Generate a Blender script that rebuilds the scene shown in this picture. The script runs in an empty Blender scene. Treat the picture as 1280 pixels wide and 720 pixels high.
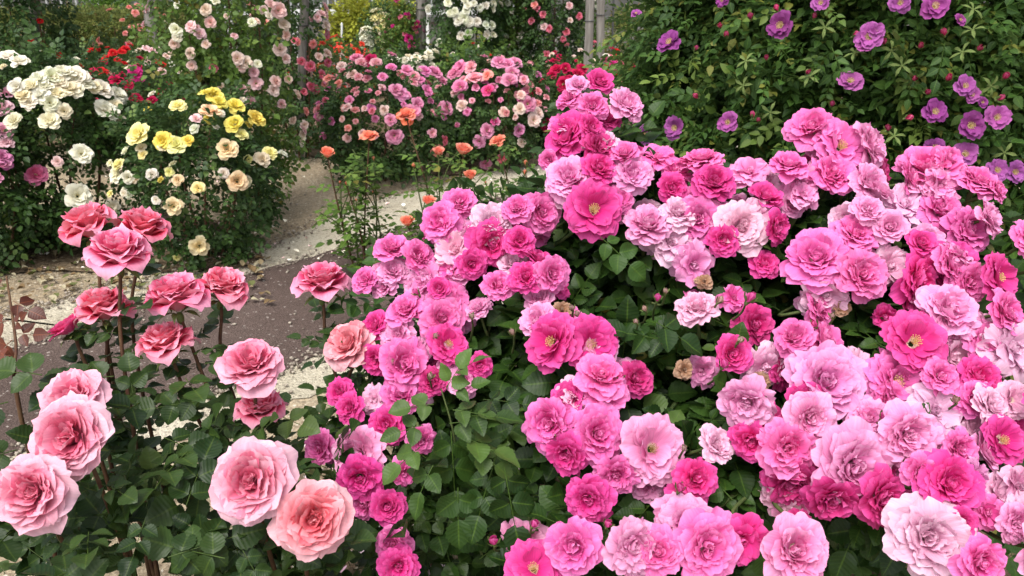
import bpy, math, random
import numpy as np
from mathutils import Vector, Matrix, Quaternion

random.seed(7)
RNG = np.random.default_rng(11)
scene = bpy.context.scene
COL = scene.collection
F = 1000.0
CAMZ = 1.35
PITCH = math.atan(405 / F)
CP, SP = math.cos(PITCH), math.sin(PITCH)
CAM = np.array([0, 0, CAMZ])
FWD = np.array([0, CP, -SP]); UPV = np.array([0, SP, CP]); RGT = np.array([1., 0, 0])


def ray(px, py):
    return FWD + RGT * (px - 640) / F - UPV * (py - 360) / F


def P(px, py, d):
    return CAM + d * ray(px, py)


def G(px, py, z=0.0):
    r = ray(px, py)
    return CAM + r * ((z - CAMZ) / r[2])


def at_y(px, py, y):
    r = ray(px, py)
    return CAM + r * (y / r[1])


def nrm(v):
    v = np.asarray(v, float)
    return v / max(1e-9, np.linalg.norm(v))


# ------------------------------------------------------------------ materials
def new_mat(name):
    m = bpy.data.materials.new(name)
    m.use_nodes = True
    nt = m.node_tree
    nt.nodes.clear()
    return m, nt


class N:
    def __init__(s, nt):
        s.nt = nt

    def n(s, t, **kw):
        x = s.nt.nodes.new(t)
        for k, v in kw.items():
            setattr(x, k, v)
        return x

    def l(s, a, b):
        s.nt.links.new(a, b)

    def setin(s, sock, v):
        if isinstance(v, bpy.types.NodeSocket):
            s.l(v, sock)
        elif isinstance(v, (tuple, list)):
            sock.default_value = tuple(v) + ((1,) if len(v) == 3 and len(sock.default_value) == 4 else ())
        else:
            sock.default_value = v

    def math(s, op, a, b=0.0, clamp=False):
        x = s.n('ShaderNodeMath', operation=op, use_clamp=clamp)
        s.setin(x.inputs[0], a); s.setin(x.inputs[1], b)
        return x.outputs[0]

    def mix(s, f, a, b, blend='MIX'):
        x = s.n('ShaderNodeMix', data_type='RGBA', blend_type=blend)
        s.setin(x.inputs[0], f); s.setin(x.inputs[6], a); s.setin(x.inputs[7], b)
        return x.outputs[2]

    def rng(s, v, a, b, c=0.0, d=1.0):
        x = s.n('ShaderNodeMapRange')
        s.setin(x.inputs[0], v)
        for i, q in enumerate((a, b, c, d)):
            x.inputs[i + 1].default_value = q
        return x.outputs[0]

    def noise(s, vec, scale, detail=3, rough=.55):
        x = s.n('ShaderNodeTexNoise')
        if vec is not None:
            s.l(vec, x.inputs['Vector'])
        x.inputs['Scale'].default_value = scale
        x.inputs['Detail'].default_value = detail
        x.inputs['Roughness'].default_value = rough
        return x.outputs['Fac']

    def bump(s, h, strength, dist):
        x = s.n('ShaderNodeBump')
        s.l(h, x.inputs['Height'])
        x.inputs['Strength'].default_value = strength
        x.inputs['Distance'].default_value = dist
        return x.outputs[0]

    def out(s, sh):
        o = s.n('ShaderNodeOutputMaterial')
        s.l(sh, o.inputs[0])

    def bsdf(s, col, rough=.6, spec=.3, normal=None, **kw):
        b = s.n('ShaderNodeBsdfPrincipled')
        s.setin(b.inputs['Base Color'], col)
        s.setin(b.inputs['Roughness'], rough)
        b.inputs['Specular IOR Level'].default_value = spec
        if normal is not None:
            s.l(normal, b.inputs['Normal'])
        for k, v in kw.items():
            s.setin(b.inputs[k.replace('_', ' ')], v)
        return b.outputs[0]


def petal_mat(name, pale=False, backmix=.3, base=(.9, .8, .55), base_w=.14, deepen=.55, tdeep=.5, transl=.32, edge=.12):
    """petal pigment: the bloom's own colour (object colour) deepening to its heart, paler reverse, fine veins"""
    m, nt = new_mat(name)
    k = N(nt)
    at = k.n('ShaderNodeAttribute', attribute_name='pc')
    sp = k.n('ShaderNodeSeparateColor')
    k.l(at.outputs['Color'], sp.inputs[0])
    v, t, r = sp.outputs[0], sp.outputs[1], sp.outputs[2]
    u = at.outputs['Alpha']
    oi = k.n('ShaderNodeObjectInfo')
    rgb = oi.outputs['Color']
    gam = k.n('ShaderNodeGamma')
    k.l(rgb, gam.inputs[0])
    k.l(k.math('ADD', 1.0, oi.outputs['Alpha']), gam.inputs[1])
    h1 = k.n('ShaderNodeSeparateColor', mode='HSV'); k.l(rgb, h1.inputs[0])
    h2 = k.n('ShaderNodeSeparateColor', mode='HSV'); k.l(gam.outputs[0], h2.inputs[0])
    hc = k.n('ShaderNodeCombineColor', mode='HSV')
    k.l(h2.outputs[0], hc.inputs[0]); k.l(h2.outputs[1], hc.inputs[1]); k.l(h1.outputs[2] if pale else k.math('MULTIPLY', k.math('ADD', h1.outputs[2], h2.outputs[2]), .5), hc.inputs[2])
    iv = k.rng(v, 1.0, .60) if pale else k.math('SUBTRACT', 1.0, v)
    f = k.math('ADD', k.math('MULTIPLY', iv, deepen), k.math('MULTIPLY', t, tdeep))
    f = k.math('ADD', f, k.math('MULTIPLY', k.math('SUBTRACT', r, .55), .5), True)
    c = k.mix(f, rgb, hc.outputs[0])
    e = k.math('MULTIPLY', k.math('POWER', v, 5.0), edge)
    g2 = k.n('ShaderNodeGamma'); k.l(rgb, g2.inputs[0]); g2.inputs[1].default_value = .55
    c = k.mix(e, c, g2.outputs[0])
    c = k.mix(k.rng(v, base_w, base_w * .3), c, base)
    cb = k.n('ShaderNodeCombineXYZ')
    k.l(k.math('MULTIPLY', u, 17.0), cb.inputs[0])
    k.l(k.math('MULTIPLY', v, 1.6), cb.inputs[1])
    k.l(k.math('MULTIPLY', r, 60.0), cb.inputs[2])
    vein = k.noise(cb.outputs[0], 1.0, 3)
    c = k.mix(1.0, c, k.mix(vein, (.72, .70, .74), (1.2, 1.2, 1.18)), 'MULTIPLY')
    geo = k.n('ShaderNodeNewGeometry')
    g3 = k.n('ShaderNodeGamma'); k.l(c, g3.inputs[0]); g3.inputs[1].default_value = .7
    back = k.mix(k.math('MULTIPLY', k.math('SUBTRACT', 1.0, t, True), backmix * 1.25, True) if pale else backmix, c, (.87, .62, .68) if pale else g3.outputs[0])
    c = k.mix(geo.outputs['Backfacing'], c, back)
    bm = k.bump(vein, .35, .002)
    b = k.bsdf(c, .68, .12, bm)
    tr = k.n('ShaderNodeBsdfTranslucent')
    k.l(c, tr.inputs[0])
    ms = k.n('ShaderNodeMixShader')
    ms.inputs[0].default_value = transl
    k.l(b, ms.inputs[1]); k.l(tr.outputs[0], ms.inputs[2])
    k.out(ms.outputs[0])
    return m


def leaf_mat(name, c1, c2, young=(.16, .24, .05), rough=.42, spec=.4, transl=.22, old=None):
    m, nt = new_mat(name)
    k = N(nt)
    at = k.n('ShaderNodeAttribute', attribute_name='lc')
    sp = k.n('ShaderNodeSeparateColor')
    k.l(at.outputs['Color'], sp.inputs[0])
    r, v, au = sp.outputs
    c = k.mix(r, c1, c2)
    c = k.mix(at.outputs['Alpha'], c, young)
    if old:
        c = k.mix(k.rng(r, .975, .99), c, old)
    tc = k.n('ShaderNodeTexCoord')
    nz = k.noise(tc.outputs['Object'], 60, 2)
    c = k.mix(1.0, c, k.mix(nz, (.75, .78, .75), (1.22, 1.2, 1.2)), 'MULTIPLY')
    rib = k.rng(au, .10, .02)
    c = k.mix(k.math('MULTIPLY', rib, .45), c, (c2[0] * 1.9 + .02, c2[1] * 1.7 + .02, c2[2] * 1.6))
    sv = k.rng(k.math('SINE', k.math('MULTIPLY', k.math('SUBTRACT', v, k.math('MULTIPLY', au, .16)), 48.0)), .80, 1.0)
    c = k.mix(k.math('MULTIPLY', sv, .15), c, (c2[0] * 1.7 + .01, c2[1] * 1.5 + .01, c2[2] * 1.4))
    geo = k.n('ShaderNodeNewGeometry')
    bk = k.mix(.5, c, (c2[0] * 1.5 + .02, c2[1] * 1.3 + .03, c2[2] * 1.7 + .03))
    c = k.mix(geo.outputs['Backfacing'], c, bk)
    wv = k.math('SINE', k.math('MULTIPLY', k.math('SUBTRACT', v, k.math('MULTIPLY', au, .16)), 48.0))
    bm = k.bump(wv, .12, .001)
    b = k.bsdf(c, rough, spec, bm)
    tr = k.n('ShaderNodeBsdfTranslucent')
    k.l(c, tr.inputs[0])
    ms = k.n('ShaderNodeMixShader')
    ms.inputs[0].default_value = transl
    k.l(b, ms.inputs[1]); k.l(tr.outputs[0], ms.inputs[2])
    k.out(ms.outputs[0])
    return m


def plain_mat(name, c1, c2, scale=40, rough=.7, spec=.2, stretch=(1, 1, 1), bumpd=.002):
    m, nt = new_mat(name)
    k = N(nt)
    tc = k.n('ShaderNodeTexCoord')
    mp = k.n('ShaderNodeMapping')
    mp.inputs['Scale'].default_value = stretch
    k.l(tc.outputs['Object'], mp.inputs[0])
    nz = k.noise(mp.outputs[0], scale, 4)
    c = k.mix(k.rng(nz, .3, .7), c1, c2)
    k.out(k.bsdf(c, rough, spec, k.bump(nz, .5, bumpd)))
    return m


def ground_mat(name, dark, mid, light, cell=(.72, 1.25), fine=90, patch=1.3, pebble=55, bumpd=.01, speck=None, speck_amt=.0):
    m, nt = new_mat(name)
    k = N(nt)
    tc = k.n('ShaderNodeTexCoord')
    o = tc.outputs['Object']
    a = k.noise(o, patch, 5, .6)
    b = k.noise(o, fine, 4, .65)
    vo = k.n('ShaderNodeTexVoronoi')
    k.l(o, vo.inputs['Vector'])
    vo.inputs['Scale'].default_value = pebble
    f = k.math('ADD', k.math('MULTIPLY', a, .55), k.math('MULTIPLY', b, .5))
    cr = k.n('ShaderNodeValToRGB')
    k.l(f, cr.inputs[0])
    e = cr.color_ramp.elements
    e[0].position = .38; e[0].color = dark + (1,)
    e[1].position = .68; e[1].color = light + (1,)
    x = e.new(.52); x.color = mid + (1,)
    c = cr.outputs[0]
    vc = k.n('ShaderNodeSeparateColor')
    k.l(vo.outputs['Color'], vc.inputs[0])
    c = k.mix(1.0, c, k.mix(vc.outputs[0], (cell[0],) * 3, (cell[1],) * 3), 'MULTIPLY')
    if speck:
        v2 = k.n('ShaderNodeTexVoronoi')
        k.l(o, v2.inputs['Vector'])
        v2.inputs['Scale'].default_value = 120
        s2 = k.n('ShaderNodeSeparateColor')
        k.l(v2.outputs['Color'], s2.inputs[0])
        c = k.mix(k.rng(s2.outputs[1], 1 - speck_amt, 1 - speck_amt + .02), c, speck)
    h = k.math('SUBTRACT', k.math('ADD', b, a), k.math('MULTIPLY', vo.outputs['Distance'], .8))
    k.out(k.bsdf(c, .95, .1, k.bump(h, .8, bumpd)))
    return m


PET_SHRUB = petal_mat('petal_shrub_pink', False, .6, (.9, .74, .62), .13, .75, .5, .30, .40)
PET_TEA = petal_mat('petal_two_tone_tea', True, .42, (.9, .75, .5), .08, 1.05, .5, .28, .45)
PET_TEAF = petal_mat('petal_pale_tea', False, .5, (.9, .72, .5), .08, .55, .95, .28, .12)
PET_SOFT = petal_mat('petal_soft', False, .4, (.85, .78, .45), .15, .5, .6, .3, .1)
PET_PURPLE = petal_mat('petal_purple', False, .4, (.85, .75, .7), .2, .5, .35, .3, .1)
LEAF_DARK = leaf_mat('leaf_dark_green', (.011, .030, .006), (.036, .082, .013), (.13, .21, .05), .46, .24, .16, (.16, .15, .03))
LEAF_TEA = leaf_mat('leaf_blue_green', (.009, .026, .006), (.034, .066, .013), (.10, .15, .04), .43, .26, .14)
LEAF_MID = leaf_mat('leaf_mid_green', (.045, .092, .015), (.105, .185, .030), (.17, .24, .05), .52, .25, .25, (.17, .15, .03))
LEAF_RUG = leaf_mat('leaf_fresh_green', (.020, .054, .010), (.060, .128, .022), (.17, .24, .05), .55, .25, .22, (.16, .17, .03))
LEAF_FAR = leaf_mat('leaf_deep_green', (.016, .044, .010), (.048, .100, .020), (.12, .18, .04), .5, .3, .2)
LEAF_LIME = leaf_mat('leaf_golden_green', (.16, .20, .02), (.34, .36, .04), (.4, .4, .06), .6, .2, .25)
LEAF_SHRUB = leaf_mat('leaf_bright_shrub', (.05, .12, .015), (.13, .24, .03), (.2, .3, .05), .6, .2, .25)
LEAF_HEDGE = leaf_mat('leaf_hedge', (.05, .075, .016), (.14, .165, .035), (.2, .2, .05), .6, .2, .2, (.12, .08, .03))
LEAF_RED = leaf_mat('leaf_young_red', (.085, .025, .016), (.16, .045, .025), (.2, .1, .04), .4, .4, .3)
STEM_GREEN = plain_mat('stem_green', (.05, .085, .025), (.10, .12, .04), 60)
STEM_RED = plain_mat('stem_brown_red', (.07, .03, .02), (.12, .07, .035), 60)
STAMEN = plain_mat('stamen_yellow', (.60, .40, .10), (.80, .66, .30), 80)
STAMEN_OLD = plain_mat('stamen_brown', (.25, .14, .04), (.55, .42, .15), 80)
SEPAL = plain_mat('sepal_green', (.08, .13, .035), (.16, .2, .06), 60)
WOOD = plain_mat('weathered_wood', (.15, .135, .12), (.30, .28, .255), 9, .9, .1, (6, 6, .5), .004)
PAINT = plain_mat('white_painted_metal', (.62, .64, .64), (.78, .79, .78), 20, .5, .3)
GREYP = plain_mat('grey_painted_metal', (.32, .34, .34), (.45, .46, .46), 20, .5, .3)
IRON = plain_mat('dark_metal', (.05, .055, .055), (.1, .1, .1), 20, .5, .4)


# ------------------------------------------------------------------ mesh building
def mesh_np(name, verts, quads, mat, attr=None, attr_name='pc', smooth=True):
    me = bpy.data.meshes.new(name)
    verts = np.asarray(verts, np.float32); quads = np.asarray(quads, np.int32)
    me.vertices.add(len(verts))
    me.vertices.foreach_set('co', verts.ravel())
    nq = len(quads)
    me.loops.add(nq * 4)
    me.loops.foreach_set('vertex_index', quads.ravel())
    me.polygons.add(nq)
    me.polygons.foreach_set('loop_start', np.arange(0, nq * 4, 4, dtype=np.int32))
    me.polygons.foreach_set('use_smooth', np.full(nq, smooth, dtype=bool))
    me.update(calc_edges=True)
    if attr is not None:
        a = me.attributes.new(attr_name, 'FLOAT_COLOR', 'POINT')
        a.data.foreach_set('color', np.asarray(attr, np.float32).ravel())
    me.materials.append(mat)
    return me


def link(name, me, parent=None, loc=None):
    o = bpy.data.objects.new(name, me)
    COL.objects.link(o)
    if parent is not None:
        o.parent = parent
    if loc is not None:
        o.location = Vector(loc)
    return o


def thing(name, label, cat, loc=(0, 0, 0), group=None):
    o = bpy.data.objects.new(name, None)
    o.empty_display_size = .05
    COL.objects.link(o)
    o.location = Vector(loc)
    o['label'] = label; o['category'] = cat
    if group:
        o['group'] = group
    return o


class Geo:
    """collects quads for ONE mesh"""
    def __init__(s):
        s.v = []; s.q = []; s.a = []; s.n = 0

    def add(s, v, q, a=None):
        v = np.asarray(v, float)
        s.v.append(v); s.q.append(np.asarray(q, int) + s.n); s.n += len(v)
        s.a.append(np.zeros((len(v), 4)) if a is None else a)

    def grid(s, pts, closed=False, a=None):
        nv, nu = pts.shape[:2]
        i = np.arange(nv * nu).reshape(nv, nu)
        if closed:
            i = np.concatenate([i, i[:, :1]], 1)
        q = np.stack([i[:-1, :-1], i[:-1, 1:], i[1:, 1:], i[1:, :-1]], -1).reshape(-1, 4)
        s.add(pts.reshape(-1, 3), q, None if a is None else a.reshape(-1, 4))

    def tube(s, path, radii, sides=6):
        path = np.asarray(path, float)
        n = len(path)
        radii = np.interp(np.linspace(0, 1, n), np.linspace(0, 1, len(radii)), radii)
        tan = np.gradient(path, axis=0)
        tan /= np.linalg.norm(tan, axis=1)[:, None] + 1e-9
        ref = np.array([0.31, .95, .07])
        b = np.cross(tan, ref); b /= np.linalg.norm(b, axis=1)[:, None] + 1e-9
        c = np.cross(tan, b)
        ang = np.arange(sides) * 2 * math.pi / sides
        pts = path[:, None] + radii[:, None, None] * (np.cos(ang)[None, :, None] * b[:, None] + np.sin(ang)[None, :, None] * c[:, None])
        s.grid(pts, True)
        # cap the end
        pts = np.stack([pts[-1], np.repeat(path[-1:] + tan[-1:] * radii[-1] * .6, sides, 0)])
        s.grid(pts, True)

    def box(s, c, h, rot=None):
        c = np.asarray(c, float); h = np.asarray(h, float)
        v = np.array([[x, y, z] for x in (-1, 1) for y in (-1, 1) for z in (-1, 1)], float) * h
        if rot is not None:
            v = v @ np.array(rot).T
        q = [[0, 1, 3, 2], [4, 6, 7, 5], [0, 4, 5, 1], [2, 3, 7, 6], [0, 2, 6, 4], [1, 5, 7, 3]]
        s.add(v + c, q)

    def mesh(s, name, mat, attr_name='pc', smooth=True):
        return mesh_np(name, np.concatenate(s.v), np.concatenate(s.q), mat, np.concatenate(s.a), attr_name, smooth)

    def build(s, name, mat, parent=None, loc=None, attr_name='pc', smooth=True):
        return link(name, s.mesh(name, mat, attr_name, smooth), parent, loc)


def bez(pts, n=14):
    """smooth curve through points (Catmull-Rom)"""
    pts = [np.asarray(p, float) for p in pts]
    p = [2 * pts[0] - pts[1]] + pts + [2 * pts[-1] - pts[-2]]
    out = []
    seg = len(pts) - 1
    per = max(2, n // seg)
    for i in range(seg):
        a, b, c, d = p[i:i + 4]
        for t in np.linspace(0, 1, per, endpoint=False):
            out.append(.5 * ((2 * b) + (c - a) * t + (2 * a - 5 * b + 4 * c - d) * t * t + (3 * b - a - 3 * c + d) * t ** 3))
    out.append(pts[-1])
    return np.array(out)


# ------------------------------------------------------------------ petals and blooms
def petal(g, rs, L, W, r0, z0, phi0, phi1, rho, az, t, ruffle=.06, curl=0., notch=.06, nu=9, nv=9, twist=0., point=0.):
    u = np.linspace(-1, 1, nu)
    v = np.linspace(0, 1, nv)
    U, V = np.meshgrid(u, v)
    top = 1 - .24 * np.abs(U) ** 2.6 - notch * np.exp(-(U / .22) ** 2) + point * np.exp(-(U / .3) ** 2)
    top = top + .035 * np.sin(U * rs.uniform(5, 9) + rs.uniform(0, 6)) * rs.uniform(.3, 1)
    VV = V * top
    wv = W * (.26 + .74 * np.sin(np.clip(VV / .66, 0, 1) * math.pi / 2) ** 1.15) * (1 - .10 * np.clip(VV - .75, 0, 1) / .25)
    s = U * wv
    M = 40
    vm = np.linspace(0, 1.2, M)
    ph = phi0 + (phi1 - phi0) * vm + curl * np.clip((vm - .62) / .38, 0, 1.4) ** 2
    dr = np.sin(ph); dz = np.cos(ph)
    R = r0 + L * np.concatenate([[0], np.cumsum((dr[1:] + dr[:-1]) / 2)]) * (vm[1] - vm[0])
    Z = z0 + L * np.concatenate([[0], np.cumsum((dz[1:] + dz[:-1]) / 2)]) * (vm[1] - vm[0])
    r = np.interp(VV, vm, R); z = np.interp(VV, vm, Z); f = np.interp(VV, vm, ph)
    rh = rho * (1 + .8 * VV)
    a = np.clip(s / rh, -2.0, 2.0)
    lat = rh * np.sin(a); inn = rh * (1 - np.cos(a))
    k1, k2 = rs.uniform(2.0, 3.6), rs.uniform(4.5, 8)
    p1, p2 = rs.uniform(0, 6.28, 2)
    ruf = ruffle * VV ** 1.8 * (np.sin(U * k1 + p1) * .7 + .5 * np.sin(U * k2 + p2) * np.abs(U) + .35 * np.sin(VV * 7 + p2 + U * 2))
    ruf = ruf + ruffle * .30 * VV ** 4 * np.sin(U * rs.uniform(9, 15) + p1)
    inn = inn + ruf
    x = r - np.cos(f) * inn
    zz = z + np.sin(f) * inn
    y = lat + twist * VV * VV
    ca, sa = math.cos(az), math.sin(az)
    pts = np.stack([x * ca - y * sa, x * sa + y * ca, zz], -1)
    rnd = rs.uniform()
    A = np.stack([VV, np.full_like(VV, t), np.full_like(VV, rnd), (U + 1) / 2], -1)
    g.grid(pts[:, ::-1], False, A[:, ::-1])


def rad(d):
    return math.radians(d)


def bloom_full(seed, n=36, nu=9, nv=9, open_=.0, wild=1.0, tight=0.):
    """many-petalled cupped rosette of unit radius, axis +Z"""
    rs = np.random.RandomState(seed)
    g = Geo()
    for i in range(n):
        t = i / (n - 1)
        tt = t * (1 - open_)
        L = .98 + (.40 - .98) * tt ** 1.1 + rs.uniform(-.07, .07)
        ph0 = rad(62 - 46 * tt ** .8 + rs.uniform(-9, 9) * wild - 22 * tight * (1 - tt))
        ph1 = rad(112 - 78 * tt ** .85 + rs.uniform(-16, 16) * wild - 45 * tight)
        W = (.43 - .22 * tt) * rs.uniform(.8, 1.12)
        rho = (.85 - .62 * tt) * rs.uniform(.75, 1.2)
        if tt > .45:
            ph1 += rad(rs.uniform(-35, 25)) * wild; rho *= rs.uniform(.6, 1.1)
        az = i * 2.39996 + rs.uniform(-.35, .35) * wild
        petal(g, rs, L, W, .08 - .03 * tt + rs.uniform(0, .24) * tt, -.24 + .16 * tt, ph0, ph1, rho, az, t,
              .085 * wild, rad(rs.uniform(-10, 45)) * (1 - .6 * tt), rs.uniform(-.02, .12), nu, nv, rs.uniform(-.12, .12) * wild)
    if open_ == 0 and nu > 6:
        heart(g, rs, 15, -.1, .40, .16)
    return g


def bloom_tea(seed, n=30, nu=11, nv=10, reflex=1.0, muddle=.15):
    """exhibition rose: broad recurved outer petals, spiral high heart"""
    rs = np.random.RandomState(seed)
    g = Geo()
    for i in range(n):
        t = i / (n - 1)
        L = 1.04 - .42 * t + rs.uniform(-.06, .06)
        ph0 = rad(52 - 46 * t ** .75 + rs.uniform(-7, 7))
        ph1 = rad(98 + 14 * reflex - (84 + 12 * reflex) * t ** .8 + rs.uniform(-10, 10))
        W = (.60 - .26 * t) * rs.uniform(.9, 1.1)
        rho = (.80 - .62 * t ** .7) * rs.uniform(.85, 1.2)
        curl = rad(rs.uniform(15, 75)) * reflex * (1 - .75 * t)
        if t > .55:
            ph1 += rad(rs.uniform(-15, 45) * (.6 + muddle)); rho *= rs.uniform(.7, 1.4); W *= 1 - .25 * muddle
        petal(g, rs, L, W, .09 - .06 * t + (rs.uniform(0, .08 + .28 * muddle) if t > .5 else 0), -.30 + .22 * t, ph0, ph1, rho,
              i * 2.39996 + rs.uniform(-.25, .25), t, .085, curl, rs.uniform(-.08, .05), nu, nv, rs.uniform(-.06, .06), rs.uniform(0, .07))
    heart(g, rs, 16, -.12, .56, .14)
    return g


def heart(g, rs, n, z, L, spread, t0=.95):
    for i in range(n):
        petal(g, rs, L * rs.uniform(.8, 1.1), .17 * rs.uniform(.8, 1.2), rs.uniform(.005, spread), z, rad(rs.uniform(-16, 12)), rad(rs.uniform(-60, 45)), rs.uniform(.08, .16), i * 2.4 + rs.uniform(-.5, .5), t0, .06,
              rad(rs.uniform(-20, 50)), 0, 6, 7, rs.uniform(-.1, .1))


def bloom_urn(seed, n=12, nu=6, nv=6):
    rs = np.random.RandomState(seed)
    g = Geo()
    for i in range(n):
        t = i / (n - 1)
        petal(g, rs, 1.25 - .2 * t, .62 - .25 * t, .10 - .05 * t, -.5 + .1 * t, rad(48 - 40 * t), rad(35 - 35 * t), .62 - .42 * t,
              i * 2.4, t, .06, rad(rs.uniform(20, 75)) * (1 - t), 0, nu, nv)
    return g


def bloom_flat(seed, n=15, nu=7, nv=6):
    """loose open rugosa bloom"""
    rs = np.random.RandomState(seed)
    g = Geo()
    for i in range(n):
        t = i / (n - 1)
        petal(g, rs, 1.02 - .38 * t, .50 - .2 * t, .09, -.12 + .1 * t, rad(70 - 25 * t + rs.uniform(-12, 12)), rad(96 - 45 * t + rs.uniform(-22, 22)),
              .9 - .4 * t, i * 2.4 + rs.uniform(-.3, .3), t, .12, rad(rs.uniform(-20, 35)), rs.uniform(0, .16), nu, nv, rs.uniform(-.15, .15))
    return g


def bloom_wilt(seed, n=26, nu=8, nv=8):
    rs = np.random.RandomState(seed)
    g = Geo()
    for i in range(n):
        t = i / (n - 1)
        petal(g, rs, 1.0 - .35 * t + rs.uniform(-.15, .1), (.44 - .15 * t) * rs.uniform(.8, 1.2), .08, -.1 + .1 * t, rad(70 - 35 * t + rs.uniform(-15, 15)),
              rad(130 - 60 * t + rs.uniform(-35, 35)), .7 - .4 * t, i * 2.4 + rs.uniform(-.5, .5), t, .15, rad(rs.uniform(-10, 60)), rs.uniform(0, .15), nu, nv, rs.uniform(-.25, .25))
    heart(g, rs, 16, -.06, .40, .2)
    return g


def stamens(seed, n=34, spread=.26, h=.24):
    rs = np.random.RandomState(seed)
    g = Geo()
    for i in range(n):
        a = i * 2.4; r = spread * math.sqrt((i + .5) / n)
        tip = np.array([math.cos(a) * r * 1.1, math.sin(a) * r * 1.1, h * rs.uniform(.75, 1.15) - r * .25])
        b = np.array([math.cos(a) * r * .35, math.sin(a) * r * .35, -.08])
        g.tube(np.array([b, (b + tip) / 2 + rs.uniform(-.02, .02, 3), tip]), [.010, .008, .010], 4)
        # anther
        th = np.linspace(0, math.pi, 4); al = np.arange(5) * 2 * math.pi / 5
        pts = tip + .026 * np.stack([np.sin(th)[:, None] * np.cos(al), np.sin(th)[:, None] * np.sin(al), np.repeat(np.cos(th)[:, None], 5, 1) * .8], -1)
        g.grid(pts, True)
    return g


def calyx(seed, s=1.0):
    rs = np.random.RandomState(seed)
    g = Geo()
    th = np.linspace(0.05, math.pi - .05, 7); al = np.arange(8) * math.pi / 4
    pts = np.stack([.12 * np.sin(th)[:, None] * np.cos(al), .12 * np.sin(th)[:, None] * np.sin(al), np.repeat(.17 * np.cos(th)[:, None], 8, 1) - .50], -1)
    g.grid(pts[::-1], True)
    for i in range(5):
        petal(g, rs, .62 * s, .10, .06, -.38, rad(60 + rs.uniform(-10, 15)), rad(115 + rs.uniform(-20, 30)), .4, i * 1.2566, 0, .02, 0, -.25, 5, 6)
    return g


def bud(seed):
    rs = np.random.RandomState(seed)
    g = Geo()
    for i in range(6):
        petal(g, rs, 1.5 - .05 * i, .62, .10, -.7, rad(30 - 4 * i), rad(-22), .42 - .04 * i, i * 2.4, .5, .03, rad(10), -.05, 6, 7)
    return g


def bud_calyx(seed):
    rs = np.random.RandomState(seed)
    g = Geo()
    th = np.linspace(0.05, math.pi - .05, 6); al = np.arange(8) * math.pi / 4
    pts = np.stack([.26 * np.sin(th)[:, None] * np.cos(al), .26 * np.sin(th)[:, None] * np.sin(al), np.repeat(.34 * np.cos(th)[:, None], 8, 1) - .85], -1)
    g.grid(pts[::-1], True)
    for i in range(5):
        petal(g, rs, 1.25, .2, .22, -.75, rad(28 + rs.uniform(-5, 25)), rad(-5 + rs.uniform(-10, 40)), .5, i * 1.2566 + .3, 0, .03, 0, -.3, 4, 6)
    return g


M_FULL = [bloom_full(s, 40 + 4 * (s % 5), 12, 9, 0, .9 + .12 * (s % 4)).mesh('bloom', PET_SHRUB) for s in range(1, 11)]
M_OPEN = [bloom_full(s, 38, 12, 9, .36, 1.1).mesh('bloom', PET_SHRUB) for s in (11, 12, 13)]
M_CUP = [bloom_full(s, 40, 9, 9, 0, .7, .5).mesh('bloom', PET_SHRUB) for s in (21, 22)]
M_WILT = [bloom_wilt(s).mesh('bloom', PET_SHRUB) for s in (31, 32, 33, 34)]
M_STAM = [stamens(s).mesh('stamens', STAMEN) for s in (1, 2)]
M_STAMO = [stamens(s, 26, .2, .2).mesh('stamens', STAMEN_OLD) for s in (3,)]
M_CALYX = [calyx(s).mesh('calyx', SEPAL) for s in (1, 2)]
M_BUD = bud(5).mesh('bud', PET_SHRUB)
M_BUDC = bud_calyx(6).mesh('calyx', SEPAL)
M_TEA = [bloom_tea(s, 40, 11, 12, .75, .7).mesh('bloom', PET_TEAF) for s in (41, 42, 43)]
M_TEAR = [bloom_tea(s, 36, 11, 13, 1.15).mesh('bloom', PET_TEA) for s in (51, 52, 53)]
M_URN = [bloom_urn(s).mesh('bloom', PET_SOFT) for s in (61, 62)]
M_RUG = [bloom_flat(s).mesh('bloom', PET_PURPLE) for s in (71, 72, 73)]
M_MID = [bloom_full(s, 28, 6, 6, .0, .9).mesh('bloom', PET_SOFT) for s in (81, 82, 83, 84)]
M_FAR = [bloom_full(s, 16, 4, 4, .0, .8).mesh('bloom', PET_SOFT) for s in (91, 92, 93)]


def aim(axis, roll=None):
    q = Vector(nrm(axis)).to_track_quat('Z', 'Y')
    if roll is None:
        roll = random.uniform(0, 6.28)
    return q @ Quaternion((0, 0, 1), roll)


def put_bloom(parent, me, pos, axis, r, col, deep, name='bloom', stam=None, cal=None, roll=None, squash=None):
    o = link(name, me, parent)
    o.location = Vector(pos) - parent.location
    o.rotation_mode = 'QUATERNION'
    o.rotation_quaternion = aim(axis, roll)
    k = 1.0 if squash is None else squash
    o.scale = (r, r * k, r)
    o.color = (col[0], col[1], col[2], deep)
    if stam is not None:
        so_ = link('stamens', stam, o); so_.scale = (.62, .62, .8)
    if cal is not None:
        link('calyx', cal, o)
    return o


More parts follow.
